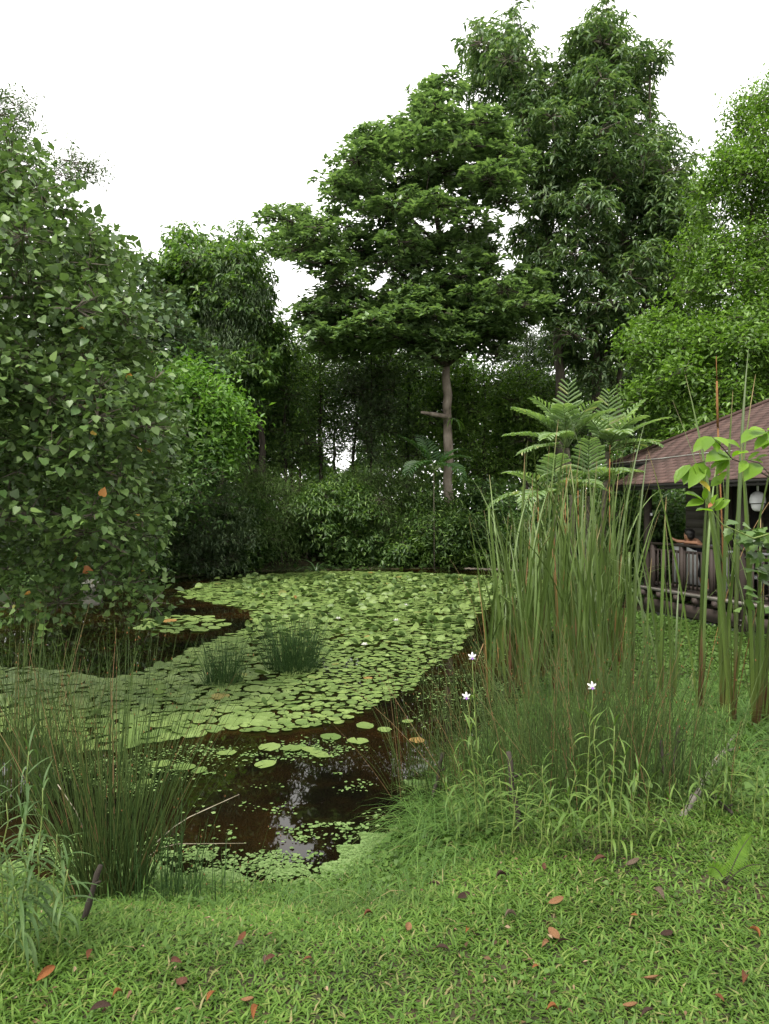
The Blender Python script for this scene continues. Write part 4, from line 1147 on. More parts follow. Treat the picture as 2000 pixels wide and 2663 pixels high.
# ---------------------------------------------------------------- cattails
def striped_blade(name, stops, trans=.25):
    m, nt, p = new_mat(name)
    tc = nt.nodes.new('ShaderNodeTexCoord'); sx = nt.nodes.new('ShaderNodeSeparateXYZ'); nt.links.new(tc.outputs['Object'], sx.inputs[0])
    oi = nt.nodes.new('ShaderNodeObjectInfo')
    mr = nt.nodes.new('ShaderNodeMapRange'); mr.inputs[3].default_value = -.07; mr.inputs[4].default_value = .07
    nt.links.new(oi.outputs['Random'], mr.inputs[0])
    ad = nt.nodes.new('ShaderNodeMath'); nt.links.new(sx.outputs['Z'], ad.inputs[0]); nt.links.new(mr.outputs[0], ad.inputs[1])
    c = ramp(nt, stops, ad.outputs[0])
    hs = nt.nodes.new('ShaderNodeHueSaturation'); nt.links.new(c, hs.inputs['Color'])
    mv = nt.nodes.new('ShaderNodeMapRange'); mv.inputs[3].default_value = .7; mv.inputs[4].default_value = 1.35; nt.links.new(oi.outputs['Random'], mv.inputs[0]); nt.links.new(mv.outputs[0], hs.inputs['Value'])
    c = hs.outputs[0]
    nt.links.new(c, p.inputs['Base Color']); p.inputs['Roughness'].default_value = .45; p.inputs['Specular IOR Level'].default_value = .4
    tr = nt.nodes.new('ShaderNodeBsdfTranslucent'); nt.links.new(c, tr.inputs[0])
    ms = nt.nodes.new('ShaderNodeMixShader'); ms.inputs[0].default_value = trans
    nt.links.new(p.outputs[0], ms.inputs[1]); nt.links.new(tr.outputs[0], ms.inputs[2]); nt.links.new(ms.outputs[0], nt.nodes['Material Output'].inputs['Surface'])
    return m
M['cattail'] = striped_blade('cattail_leaf', [(0, (.09,.055,.02)), (.07, (.1,.085,.025)), (.14, (.085,.12,.025)), (.5, (.068,.112,.023)), (.9, (.085,.13,.03)), (.96, (.16,.15,.06)), (1, (.26,.19,.09))])
M['cattail_dry'] = striped_blade('cattail_dry_leaf', [(0, (.08,.045,.02)), (.3, (.2,.115,.04)), (.7, (.25,.155,.06)), (1, (.34,.25,.13))], .15)
M['cattail_red'] = striped_blade('cattail_sheath', [(0, (.06,.028,.014)), (.5, (.11,.055,.025)), (1, (.12,.1,.04))], .1)
M['spike'] = noise_mat('cattail_spike', [(.3, (.12,.06,.025)), (.7, (.2,.1,.04))], 40, .9, .1, .3)
def blade_mesh(name, mat, lean, bend, w, fold=None, seg=12, sway=0.0):
    """unit-high blade, creased down the middle, leaning towards +y"""
    V, F = [], []
    y = z = 0.0; a_ = lean; x = 0.0
    for i in range(seg + 1):
        t = i / seg
        ww = w * (.8 + .2 * min(1, t * 4)) * (1 - max(0, (t - .55) / .45) ** 1.8) + .0006
        V += [(x - ww, y, z), (x, y - ww * .5, z), (x + ww, y, z)]
        if fold and t >= fold[0] and t - 1 / seg < fold[0]: a_ += fold[1]
        a_ += bend * t / seg * 2
        y += math.sin(a_) / seg; z += math.cos(a_) / seg; x += sway * t / seg
    for i in range(seg):
        k_ = 3 * i; F += [(k_, k_+1, k_+4, k_+3), (k_+1, k_+2, k_+5, k_+4)]
    q = Acc(); q.faces(V, F); return q.mesh(name, mat, True)
W_ = .0056
blades = [blade_mesh('cattail_leaf', M['cattail'], l_, b_, W_ * w_, f_, sway=s_) for l_, b_, w_, f_, s_ in
          ((.05,.12,1,None,.05),(.1,.2,1.05,None,-.05),(.16,.2,.9,None,.03),(.06,.42,1,None,.0),(.22,.3,.95,None,.04),(.02,.06,1.1,None,-.04),(.12,.75,.85,None,.03),(.08,.16,1,(.72,1.7),.0),(.22,1.3,.8,None,0.0))]
dry = [blade_mesh('cattail_leaf', M['cattail_dry'], .05, .15, W_ * .8), blade_mesh('cattail_leaf', M['cattail_dry'], .1, .2, W_ * .7, (.7, 2.2)), blade_mesh('cattail_leaf', M['cattail_dry'], .15, .5, W_ * .6)]
sheath = [blade_mesh('cattail_leaf', M['cattail_red'], .03, .1, W_ * 3.2, seg=6), blade_mesh('cattail_leaf', M['cattail_red'], .06, .15, W_ * 2.6, seg=6)]
def spike_mesh():
    q = Acc(); q.tube([(0,0,0),(.004,0,.5),(0,.01,.8)], [.0026,.0022,.002], 5); q.tube([(0,.01,.8),(0,.012,.86),(.001,.014,.93)], [.003,.0033,.0026], 7); q.tube([(.001,.014,.93),(.001,.016,1)], [.0015,.0008], 5)
    return q.mesh('cattail_spike', M['spike'], True)
spk = spike_mesh()
def cattail(px, py, H, label, group, n=6, z=None, dryp=.1, spike=False, spread=.05, lean=0.0):
    P = on_plane(px, py, WZ if z is None else z)
    gz_ = ground_z([P[:2]])[0]
    P[2] = max(gz_, WZ - .25) - .02
    if gz_ > WZ: P = np.array([P[0], P[1], gz_ - .01])
    root = thing('cattail', label, 'cattail', P, group)
    az0 = rng.uniform(0, 6.3)
    for i in range(n):
        r = rng.uniform()
        me_ = dry[rng.integers(3)] if r < dryp else blades[rng.choice(9, p=[.16,.15,.13,.13,.1,.13,.09,.04,.07])]
        h_ = H * rng.uniform(.6, 1.06) * (.8 if r < dryp else 1)
        az = az0 + i * 2.1 + rng.normal(0, .5)
        o = link('leaf', me_, root)
        vv = np.empty(len(me_.vertices) * 3, np.float32); me_.vertices.foreach_get('co', vv); vv = vv.reshape(-1, 3)
        for _ in range(8):                      # the boy's face is not hidden by a leaf
            mt = Matrix.Translation((math.cos(az) * spread * .5, math.sin(az) * spread * .5, 0)) @ Matrix.Rotation(lean, 4, 'Y') @ Matrix.Rotation(az, 4, 'Z') @ Matrix.Diagonal((h_ ** .3 * 1.75, h_, h_, 1))
            m_ = np.array(mt); w_ = vv @ m_[:3, :3].T + m_[:3, 3] + P
            w_ = np.concatenate([w_, (w_[3:] + w_[:-3]) / 2])
            u_ = CX + w_[:, 0] / w_[:, 1] * FPX; t_ = HZ - (w_[:, 2] - EYE) / w_[:, 1] * FPX
            if not ((u_ > 1752) & (u_ < 1822) & (t_ > 1372) & (t_ < 1424)).any(): break
            az += .8; h_ *= .93
        o.matrix_local = mt
    for i in range(2):
        az = rng.uniform(0, 6.3); o = link('sheath', sheath[i], root); o.matrix_local = Matrix.Rotation(az, 4, 'Z') @ Matrix.Scale(H * rng.uniform(.16, .3), 4)
    if spike:
        o = link('spike', spk, root); o.matrix_local = Matrix.Rotation(rng.uniform(-.04, .04), 4, 'Y') @ Matrix.Scale(H * .98, 4)
    return root
G1 = 'cattails of the dense stand'
for i in range(64):
    t = rng.uniform() ** .8 ; px_ = 1280 + 325 * t + rng.normal(0, 25); py_ = rng.uniform(1670, 1870) - 25 * (1 - t)
    Yd = (EYE - WZ) * FPX / (py_ - HZ)
    topy = 1225 + rng.normal(0, 85) + 90 * max(0, (1380 - px_) / 90) + 160 * max(0, (px_ - 1600) / 80)
    H = (HZ - topy) / FPX * Yd + EYE - WZ
    cattail(px_, py_, max(1.5, H), 'green cattail in the dense stand between the pond and the house', G1, n=5, lean=rng.normal(0, .06), spike=rng.uniform() < .06, dryp=.05)
for px_, py_, topy, lb, n_, sp in (
        (1640,1850,1190,'cattail at the right end of the dense stand, below the roof corner',7,False),
        (1722,1855,1320,'short cattail standing alone left of the open grass',6,False),
        (1752,1880,1330,'cattail with a rusty base in front of the open grass',4,False),
        (1822,1930,1010,'tall cattail whose leaves cross the roof right of the boy',5,False),
        (1882,1935,970,'tall cattail with a slender brown spike crossing the railing',5,True),
        (1905,2000,950,'tallest cattail with leaf tips high above the roof edge',6,False),
        (1965,2005,1150,'thick cattail with bunched brown bases at the right edge',10,False),
        (1990,1960,1400,'cattail cut by the right edge beside the veranda',7,False),
        (1680,1890,1480,'low cattail with bent tips in front of the veranda beam',5,False)):
    Yd = (EYE - WZ - .15) * FPX / (py_ - HZ)
    cattail(px_, py_, (HZ - topy) / FPX * Yd + EYE - WZ - .1, lb, None, n=n_, spike=sp, z=WZ + .12, dryp=.07, spread=.03)

# ---------------------------------------------------------------- rushes
M['rush'] = leaf_mat('rush_stalk', [(0, (.035,.065,.016)), (.45, (.06,.1,.024)), (.91, (.095,.14,.034)), (.94, (.15,.11,.045)), (1, (.24,.15,.07))], .1, .55, .2)
M['rush_green'] = leaf_mat('rush_stalk_green', [(0, (.025,.06,.015)), (.6, (.04,.09,.02)), (1, (.06,.12,.03))], .1, .5, .35)
def stalk_tpl(bend):
    V, F = [], []
    for i, t in enumerate((0, .4, .75, 1)):
        r = 1 - .75 * t
        y = bend * t * t
        for a_ in (0, 2.09, 4.19): V.append((math.cos(a_) * r, y, t) if False else (math.cos(a_) * r, math.sin(a_) * r, t))
    for i in range(3):
        for j in range(3): F.append((3*i+j, 3*i+(j+1)%3, 3*i+3+(j+1)%3, 3*i+3+j))
    return V, F
ST = stalk_tpl(0)
def rush(label, P, n, rb, H, lean, mat='rush', rad=.0022, group=None, tuft=0):
    P = np.array(P, float)
    ang = rng.uniform(0, 6.3, n); rr = rb * np.sqrt(rng.uniform(0, 1, n))
    b = np.column_stack([np.cos(ang) * rr, np.sin(ang) * rr, np.full(n, -.03)])
    h = H * rng.uniform(.45, 1.1, n)
    tl = lean * (rr / rb) * rng.uniform(.2, 1.5, n) + rng.normal(0, .08, n)
    az = ang + rng.normal(0, .9, n)
    d = np.column_stack([np.cos(az) * np.sin(tl), np.sin(az) * np.sin(tl), np.cos(tl)])
    # two joined pieces give each stalk its bow
    q = Acc()
    V_ = []
    k_ = 6
    t = np.linspace(0, 1, k_)
    bow = rng.uniform(0, .35, n) * lean
    side = np.column_stack([np.cos(az), np.sin(az), np.zeros(n)])
    C = b[:, None] + d[:, None] * (h[:, None, None] * t[None, :, None]) + side[:, None] * (bow * h)[:, None, None] * (t ** 2.2)[None, :, None]
    C[:, :, 2] -= (bow * h * .35)[:, None] * (t ** 3)[None]
    R0 = rad * rng.uniform(.7, 1.3, n)[:, None] * (1 - .8 * t ** 1.5)[None] + .0003
    tri = np.array([[1, 0, 0], [-.5, .87, 0], [-.5, -.87, 0]])
    V = C[:, :, None] + R0[:, :, None, None] * tri[None, None]
    base = (np.arange(n) * k_ * 3)[:, None, None, None] + (np.arange(k_ - 1) * 3)[None, :, None, None]
    j = np.arange(3); j2 = (j + 1) % 3
    Q = base + np.stack([j, j2, j2 + 3, j + 3], -1)[None, None]
    q.raw(V.reshape(-1, 3), Q.reshape(-1), np.full(n * (k_ - 1) * 3, 4))
    root = thing('rush_clump', label, 'rushes', P, group)
    tag(link('stalks', q.mesh('rush_stalks', M[mat]), root), kind='stuff')
    # small brown seed heads near the tips
    m_ = rng.uniform(0, 1, n) < .3
    q2 = Acc(); tip = C[m_][:, -1] - (C[m_][:, -1] - C[m_][:, -2]) * .3
    q2.batch(([(0,-1,0),(.35,0,0),(-.2,0,.3),(-.2,0,-.3),(0,1,0)], [(0,2,1),(0,3,2),(0,1,3),(4,1,2),(4,2,3),(4,3,1)]), frame(np.tile([[0,0,1.]], (m_.sum(), 1)) + rng.normal(0, .1, (m_.sum(), 3)), np.tile([[0,1.,0]], (m_.sum(), 1))), tip, np.full(m_.sum(), .009))
    tag(link('seed_heads', q2.mesh('rush_seed_heads', M['spike']), root), kind='stuff')
    return root
rush('larger round tuft of rushes standing in the lily mat', on_plane(760, 1742, WZ), 420, .34, .78, .45, 'rush_green', .0035)
rush('smaller tuft of rushes in the lily mat, left of the larger one', on_plane(582, 1778, WZ), 190, .22, .62, .4, 'rush_green', .0035)
gL = 'rushes on the near left bank'
def gp(px, py, z): return on_plane(px, py, z)
def onground(px, py):
    z = -.1
    for _ in range(12): z = ground_z([on_plane(px, py, z)[:2]])[0]
    return on_plane(px, py, z)
rush('dark rush clump leaning out over the near shore, right of the bamboo-leaved plants', onground(285, 2340), 290, .17, 1.4, .36, rad=.0028)
rush('rush clump rising at the left edge of the frame', onground(20, 2190), 250, .32, 1.7, .22, rad=.003)
rush('rush clump behind the bamboo-leaved plants at lower left', onground(110, 2170), 230, .32, 1.5, .25, rad=.003)
rush('thin rushes between the two big left clumps', onground(200, 2230), 90, .25, 1.1, .3, rad=.0024)
rush('sparse short rushes right of the leaning left clump', onground(420, 2345), 60, .2, .62, .3, 'rush_green', .0022)
rush('sparse low rushes in the duckweed near the left clump', onground(560, 2350), 30, .25, .4, .4, 'rush_green', .002)
for px_, py_, n_, rb_, H_, lb in ((1110,2070,150,.24,.95,'rushes at the pond side end of the right bank'),(1200,2080,170,.26,1.0,'rushes behind the dark leaning stake nearest the water'),(1300,2070,190,.28,1.05,'rushes around the second dark stake'),
        (1400,2080,210,.28,1.08,'rushes below the reddish cattail base'),(1500,2080,210,.28,1.08,'rushes in front of the middle of the cattail stand'),(1590,2080,200,.28,1.08,'rushes right of the tall orchid in the middle'),
        (1680,2070,190,.28,1.0,'rushes behind the fallen grey branch'),(1770,2050,110,.28,.85,'thin rushes at the right end of the rush belt'),(1350,1990,140,.3,1.0,'rushes standing in shallow water behind the stakes'),(1480,1985,150,.3,1.0,'rushes at the foot of the cattail stand'),(1610,1990,130,.3,1.0,'rushes between the cattails and the fallen branch')):
    rush(lb, onground(px_, py_), int(n_ * .55), rb_ * 1.15, H_, .42, rad=.0028)

# ---------------------------------------------------------------- bamboo orchids
M['orchid_leaf'] = leaf_mat('orchid_leaf', [(0, (.07,.13,.022)), (.6, (.1,.175,.032)), (1, (.15,.23,.045))], .32, .5, .25)
M['orchid_grey'] = leaf_mat('orchid_leaf_grey', [(0, (.045,.09,.024)), (.6, (.065,.12,.034)), (1, (.095,.155,.05))], .25, .5, .2)
M['orchid_stem'] = noise_mat('orchid_stem', [(.3, (.09,.14,.03)), (.7, (.15,.19,.05))], 10, .6, .3, 0)
def arch_leaf(mat, bend, w=.045):
    V, F = [], []; y = z = 0; a_ = .7; seg = 6
    for i in range(seg + 1):
        t = i / seg; ww = w * (math.sin(PI * min(1, t * .85 + .12)) ** .8) * (1 - t ** 4) + .001
        V += [(-ww, y, z + ww * .35), (0, y, z), (ww, y, z + ww * .35)]
        a_ -= bend / seg; y += math.cos(a_) / seg; z += math.sin(a_) / seg
    for i in range(seg): k_ = 3 * i; F += [(k_, k_+1, k_+4, k_+3), (k_+1, k_+2, k_+5, k_+4)]
    q = Acc(); q.faces(V, F); return q.mesh('orchid_leaf', mat, True)
OL = {'orchid_leaf': [arch_leaf(M['orchid_leaf'], b_) for b_ in (.7, 1.2, 1.8, 2.3)], 'orchid_grey': [arch_leaf(M['orchid_grey'], b_, .034) for b_ in (.9, 1.5, 2.1, 2.6)]}
def orchid(P, H, lean_az, lean, nl, L, label, group=None, mat='orchid_leaf', bloom=False):
    P = np.array(P, float)
    root = thing('bamboo_orchid', label, 'orchid', P, group)
    t = np.linspace(0, 1, 9)
    d = np.array([math.cos(lean_az), math.sin(lean_az), 0])
    C = d[None] * (lean * H * t ** 1.7)[:, None] + np.array([0, 0, 1.])[None] * (H * t * (1 - .15 * lean * t))[:, None] + rng.normal(0, .004, (9, 3))
    q = Acc(); q.tube(C, np.linspace(.0045, .002, 9), 5); link('stem', q.mesh('orchid_stem', M['orchid_stem'], True), root)
    az = rng.uniform(0, 6.3)
    top = .8 if bloom else 1.0
    for i in range(nl):
        tt = .12 + (top - .12) * (i + .5) / nl; f = tt * 8; k_ = min(int(f), 7); p_ = C[k_] + (C[k_+1] - C[k_]) * (f - k_)
        o = link('leaf', OL[mat][rng.integers(4)], root)
        o.matrix_local = Matrix.Translation(p_) @ Matrix.Rotation(az + (i % 2) * PI + rng.normal(0, .35), 4, 'Z') @ Matrix.Rotation(rng.normal(.15, .2), 4, 'X') @ Matrix.Scale(L * rng.uniform(.65, 1.15) * (.6 + .4 * math.sin(PI * tt)), 4)
    for i in range(2):
        o = link('leaf', OL[mat][0], root); o.matrix_local = Matrix.Translation(C[-1 if not bloom else 6]) @ Matrix.Rotation(az + i * PI, 4, 'Z') @ Matrix.Rotation(.6, 4, 'X') @ Matrix.Scale(L * .6, 4)
    if bloom:
        fl = link('flower', None, root, tuple(C[-1])); fl.empty_display_size = .02
        q = Acc(); q.batch(OVAL, np.eye(3)[None], np.zeros((1,3)), np.array([[.4, 1, 1]])); pm = q.mesh('orchid_petal', M['petal'])
        q = Acc(); q.batch(OVAL, np.eye(3)[None], np.zeros((1,3)), np.array([[.7, 1, 1]])); lm_ = q.mesh('orchid_lip', M['purple'])
        for a_, s_ in ((90,.03),(30,.03),(150,.03),(215,.027),(325,.027)):
            o = link('petal', pm, fl)
            o.matrix_local = Matrix.Rotation(D(90), 4, 'X') @ Matrix.Rotation(D(a_ - 90), 4, 'Z') @ Matrix.Rotation(-.35, 4, 'X') @ Matrix.Scale(s_, 4)
        o = link('lip', lm_, fl); o.matrix_local = Matrix.Rotation(D(90), 4, 'X') @ Matrix.Rotation(D(180), 4, 'Z') @ Matrix.Rotation(.5, 4, 'X') @ Matrix.Scale(.017, 4)
    return root
gO = 'bamboo orchids on the right bank'
def topped(px, py, tx, ty, *a_, **k_):
    P = onground(px, py); T = at(tx, ty, P[1]); dx = T[0] - P[0]; H = T[2] - P[2]
    return orchid(P, H, 0 if dx > 0 else PI, abs(dx) / max(H, .1), *a_, **k_)
topped(1245,2185,1226,1700,9,.15,'tall orchid stem with the highest white flower, above the water',bloom=True)
topped(1240,2195,1214,1808,13,.17,'leafy orchid stem with a white flower just below the highest one',bloom=True)
topped(1525,2150,1543,1782,10,.15,'orchid stem with a lone white flower in front of the cattails',bloom=True)
for px_, py_, tx, ty in ((1225,2200,1180,1960),(1265,2190,1255,1990),(1310,2210,1300,2020),(1330,2230,1345,2050),(1400,2220,1430,2060),(1465,2200,1500,2010),(1560,2230,1545,1880),(1590,2240,1600,1890),(1610,2230,1625,1960),(1640,2220,1660,2010),(1580,2215,1570,1980),(1545,2225,1520,2030),(1880,2130,1890,1950),(1905,2120,1915,1960),(1930,2125,1925,1980),(1860,2110,1850,2000),(1200,2210,1160,2050),(1780,2180,1775,2090),(1440,2240,1425,2090),(1360,2200,1375,2040),(1180,2170,1150,2020),(1290,2180,1280,1960),(1420,2190,1410,1990),(1490,2215,1480,2070),(1680,2190,1690,2030),(1830,2140,1815,2010),(1960,2140,1970,1990),(1985,2160,1990,2040),(1730,2190,1740,2080),(1340,2180,1325,1985)):
    topped(px_, py_, tx, ty, 12, .17, 'flowerless bamboo orchid in the green fringe before the right-hand rushes', gO)
gO2 = 'bamboo orchids at lower left'
for px_, py_, tx, ty in ((20,2480,15,2090),(60,2470,75,1950),(95,2480,110,2050),(130,2470,150,2160),(40,2500,30,2230),(10,2440,-20,2030),(90,2440,60,2120),(150,2500,175,2260),(-30,2470,-50,2060),(60,2520,40,2300)):
    topped(px_, py_, tx, ty, 18, .2, 'grey-green bamboo-leaved orchid at the lower left corner', gO2, mat='orchid_grey')

# ---------------------------------------------------------------- sapling branches reaching in from the right
M['sap_leaf'] = leaf_mat('sapling_leaf', [(0, (.11,.2,.025)), (.6, (.15,.26,.035)), (1, (.2,.32,.045))], .5, .42, .3, gain=1.05, sat=1.05)
M['sap_yellow'] = leaf_mat('yellow_leaf', [(0, (.45,.36,.03)), (1, (.5,.4,.04))], .4, .4, .4, tcol=(1,1,.6))
M['sap_brown'] = leaf_mat('brown_leaf', [(0, (.3,.1,.04)), (1, (.35,.13,.05))], .2, .5, .3, tcol=(1,1,1))
def leaf_obj(name, mat, w, tpl=OVAL):
    q = Acc(); q.batch(tpl, np.eye(3)[None], np.zeros((1,3)), np.array([[w, 1, 1]])); return q.mesh(name, mat, True)
sap_me = leaf_obj('sapling_leaf', M['sap_leaf'], .46); sapy = leaf_obj('sapling_leaf', M['sap_yellow'], .5); sapb = leaf_obj('sapling_leaf', M['sap_brown'], .5)
YS = 4.4
sb = np.array([2.75, 4.5, ground_z([[2.75, 4.5]])[0] - .05])
sap = thing('sapling', 'sapling with broad bright leaves reaching in from the right over the roof', 'sapling', sb)
q = Acc()
q.tube([p_ - sb for p_ in (sb, sb + (0,0,.9), at(2110,1330,YS), at(2060,1270,YS), at(2000,1240,YS), at(1940,1207,YS), at(1900,1192,YS), at(1835,1200,YS), at(1790,1208,YS))], [.016,.014,.011,.009,.006,.004,.0035,.003,.0025], 6)
q.tube([p_ - sb for p_ in (at(1905,1195,YS), at(1880,1165,YS-.05), at(1850,1134,YS-.08))], [.0035,.003,.002], 5)
q.tube([p_ - sb for p_ in (at(2010,1243,YS), at(1975,1205,YS+.1), at(1940,1195,YS+.1))], [.004,.003,.002], 5)
q.tube([p_ - sb for p_ in (at(2090,1300,YS), at(2040,1180,YS), at(1990,1120,YS))], [.006,.004,.003], 5)
link('stem', q.mesh('sapling_stem', M['bark_dark'], True), sap)
def leaf_at(root, me_, b0, b1, Y0, Y1, nrm=(0, -.5, .85), wide=1.0, org=None):
    a_ = at(*b0, Y0); b_ = at(*b1, Y1); L = np.linalg.norm(b_ - a_)
    R_ = frame((b_ - a_)[None], np.array([nrm]) + rng.normal(0, .15, (1, 3)))[0] @ np.diag([L * wide, L, L])
    o = link('leaf', me_, root); o.matrix_local = Matrix.Translation(a_ - np.array(root.location)) @ Matrix(R_.tolist()).to_4x4()
for b0, b1 in (((1852,1136),(1804,1170)),((1852,1136),(1832,1168)),((1852,1136),(1868,1172)),((1858,1137),(1895,1156)),((1880,1145),(1928,1160)),
               ((1898,1190),(1852,1168)),((1898,1190),(1840,1190)),((1896,1194),(1845,1215)),((1895,1195),(1862,1232)),((1905,1190),(1925,1168)),((1905,1188),(1945,1170)),((1885,1196),(1868,1222)),
               ((1795,1208),(1752,1252)),((1795,1210),(1762,1245)),((1797,1212),(1780,1255)),((1800,1210),(1815,1250)),((1812,1206),(1835,1250)),((1815,1205),(1850,1240)),((1830,1202),(1795,1262)),
               ((1940,1198),(1925,1225)),((1945,1197),(1975,1172)),((1950,1196),(1985,1200)),((1975,1206),(1940,1242)),((1960,1200),(1995,1180)),
               ((1992,1122),(1930,1140)),((1990,1120),(1950,1112)),((1994,1120),(2010,1160)),((2000,1125),(1985,1165)),((1995,1118),(2030,1110)),((2010,1135),(1965,1160)),((1880,1240),(1850,1262)),((1890,1225),(1862,1260))):
    leaf_at(sap, sap_me, b0, b1, YS + rng.uniform(-.03, .03), YS - rng.uniform(0, .12), wide=rng.uniform(.85, 1.25))
leaf_at(sap, sapy, (1808,1246), (1850,1274), YS, YS - .05)
q = Acc(); q.tube([p_ - sb for p_ in (at(2100,1360,YS), at(1960,1400,YS), at(1880,1365,YS), at(1834,1305,YS), at(1830,1262,YS))], [.006,.005,.004,.003,.0025], 5); link('stem', q.mesh('sapling_stem', M['orchid_stem'], True), sap)
for b0, b1 in (((1832,1304),(1784,1276)),((1832,1304),(1787,1312)),((1855,1330),(1811,1321)),((1832,1300),(1836,1268)),((1852,1325),(1880,1292)),((1858,1328),(1898,1298)),((1850,1318),(1862,1285))):
    leaf_at(sap, sap_me, b0, b1, YS, YS - .04, wide=1.0)
leaf_at(sap, sapb, (1858,1306), (1842,1318), YS, YS - .02)
# lobed-leaf shrub under it
M['lobed'] = leaf_mat('lobed_leaf', [(0, (.06,.12,.025)), (.6, (.09,.17,.035)), (1, (.14,.23,.05))], .35, .4, .45)
LOBED = ([(0,0,0),(-.2,.12,.03),(-.5,.3,.05),(-.36,.45,.03),(-.36,.66,0),(-.2,.7,0),(0,1,-.1),(.2,.7,0),(.36,.66,0),(.36,.45,.03),(.5,.3,.05),(.2,.12,.03),(0,.45,-.03)],
         [(0,12,1),(1,12,3,2),(3,12,5,4),(5,12,6),(12,7,6),(12,9,8,7),(12,11,10,9),(0,11,12)])
lob_me = leaf_obj('lobed_leaf', M['lobed'], .95, LOBED)
YB = 5.2
bb = np.array([3.3, 5.3, ground_z([[3.3, 5.3]])[0] - .05])
lob = thing('lobed_shrub', 'shrub with lobed leaves reaching in from the right in front of the railing', 'shrub', bb)
q = Acc()
br = [(at(2120,1500,YB), at(2020,1440,YB), at(1900,1380,YB)), (at(2100,1420,YB), at(2000,1400,YB), at(1950,1375,YB-.1)), (at(2120,1520,YB), at(2020,1500,YB), at(1960,1470,YB)), (at(2120,1560,YB), at(2030,1540,YB), at(1950,1560,YB))]
for b_ in br: q.tube([bb - bb, at(2150,1560,YB) - bb] + [p_ - bb for p_ in b_], [.012,.009,.006,.004,.002], 5)
link('stem', q.mesh('shrub_stem', M['bark_dark'], True), lob)
for i in range(95):
    k_ = rng.choice(4, p=[.36,.28,.2,.16]); t = rng.uniform(0, 1.05); b_ = br[k_]
    p_ = b_[0] * (1-t)**2 + 2 * t * (1-t) * b_[1] + t * t * b_[2] + rng.normal(0, .05, 3)
    d = unit(np.array([rng.normal(-.35, .7), rng.normal(-.4, .5), rng.normal(-.15, .5)]))
    L = rng.uniform(.07, .14)
    R_ = frame(d[None], np.array([[rng.normal(0, .4), -.5, .8]]))[0] * L
    o = link('leaf', lob_me, lob); o.matrix_local = Matrix.Translation(p_ - bb) @ Matrix(R_.tolist()).to_4x4()

# ---------------------------------------------------------------- small fern on the lawn edge
M['fern'] = leaf_mat('fern_pinna', [(0, (.1,.2,.02)), (1, (.15,.27,.03))], .4, .5, .3)
fb = onground(1888, 2300)
fern = thing('fern', 'small bright fern with one upright frond on the lawn edge at right', 'fern', fb)
PINNA = ([(0,0,0),(-.5,.1,.0),(.5,.1,.0),(-.35,.6,.02),(.35,.6,.02),(0,1,-.05)], [(0,2,1),(1,2,4,3),(3,4,5)])
pin_me = leaf_obj('pinna', M['fern'], .17, PINNA)
def fern_frond(root, tip_px, tip_py, dY, n, L):
    T = at(tip_px, tip_py, fb[1] + dY) - fb
    P = bezier(np.zeros(3), T, np.array([0, 0, .06]), 10)
    q = Acc(); q.tube(P, np.linspace(.0028, .001, 10), 5); fr = link('frond', q.mesh('fern_frond', M['bark_dark'], True), root)
    for i in range(n):
        tt = .16 + .84 * (i + .5) / n; f = tt * 9; k_ = min(int(f), 8); p_ = P[k_] + (P[k_+1] - P[k_]) * (f - k_); tg = unit(P[k_+1] - P[k_])
        sd = unit(np.cross(tg, np.array([.2, 1., .2])))
        for sg in (-1, 1):
            l_ = L * math.sin(PI * (tt * .86 + .1)) ** .7 * rng.uniform(.9, 1.1)
            R_ = frame((sd * sg + tg * .25 + np.array([0, -.1, -.05]))[None], np.array([[0, -1., .4]]))[0] @ np.diag([l_, l_, l_])
            o = link('pinna', pin_me, fr); o.matrix_local = Matrix.Translation(p_) @ Matrix(R_.tolist()).to_4x4()
fern_frond(fern, 1956, 2172, .1, 26, .05); fern_frond(fern, 1840, 2258, .0, 18, .045); fern_frond(fern, 1980, 2250, -.1, 14, .04); fern_frond(fern, 1900, 2240, .15, 14, .035)

# ---------------------------------------------------------------- stakes, branches, odd things
M['deadwood'] = noise_mat('deadwood', [(.3, (.02,.016,.012)), (.7, (.06,.05,.04))], 14, .9, .2, .4, (1,1,.3))
M['greywood'] = noise_mat('greywood', [(.3, (.09,.08,.065)), (.7, (.24,.22,.19))], 14, .9, .2, .4, (1,1,.3))
M['strawwood'] = noise_mat('strawwood', [(.3, (.22,.19,.13)), (.7, (.4,.36,.27))], 14, .9, .2, 0)
def stick(name, label, cat, pts, r0, r1, mat, knots=True):
    P = np.array(pts); b = P[0]
    n_ = max(8, int(np.linalg.norm(P[-1] - P[0]) / .08))
    tt = np.linspace(0, len(P) - 1, n_); k_ = np.minimum(tt.astype(int), len(P) - 2); Q = P[k_] + (P[k_+1] - P[k_]) * (tt - k_)[:, None]
    if knots: Q[1:-1] += rng.normal(0, r0 * .25, (n_ - 2, 3))
    q = Acc(); q.tube(Q - b, np.linspace(r0, r1, n_) * (1 + rng.normal(0, .1, n_) * knots), 7)
    root = thing(name, label, cat, b)
    link('shaft', q.mesh(name, M[mat], True), root)
    if knots:
        q = Acc(); c = Q[n_ * 2 // 3] - b; q.tube([c, c + (r0 * 2.5, -r0 * 2, r0 * 2)], [r0 * .5, r0 * .35], 6); link('knot', q.mesh('knot', M[mat], True), root)
    return root
def stake(label, px, py, tx, ty, r, mat='deadwood'):
    P = onground(px, py); return stick('wooden_stake', label, 'stake', [P - (0,0,.05), at(tx, ty, P[1] + .05)], r, r * .75, mat)
stake('dark leaning stake nearest the open water', 1112, 2110, 1152, 1957, .017)
stake('dark stake leaning left in the middle of the rushes', 1355, 2165, 1322, 1955, .018)
stake('thin dark stake behind the fallen branch', 1735, 2060, 1718, 1925, .011)
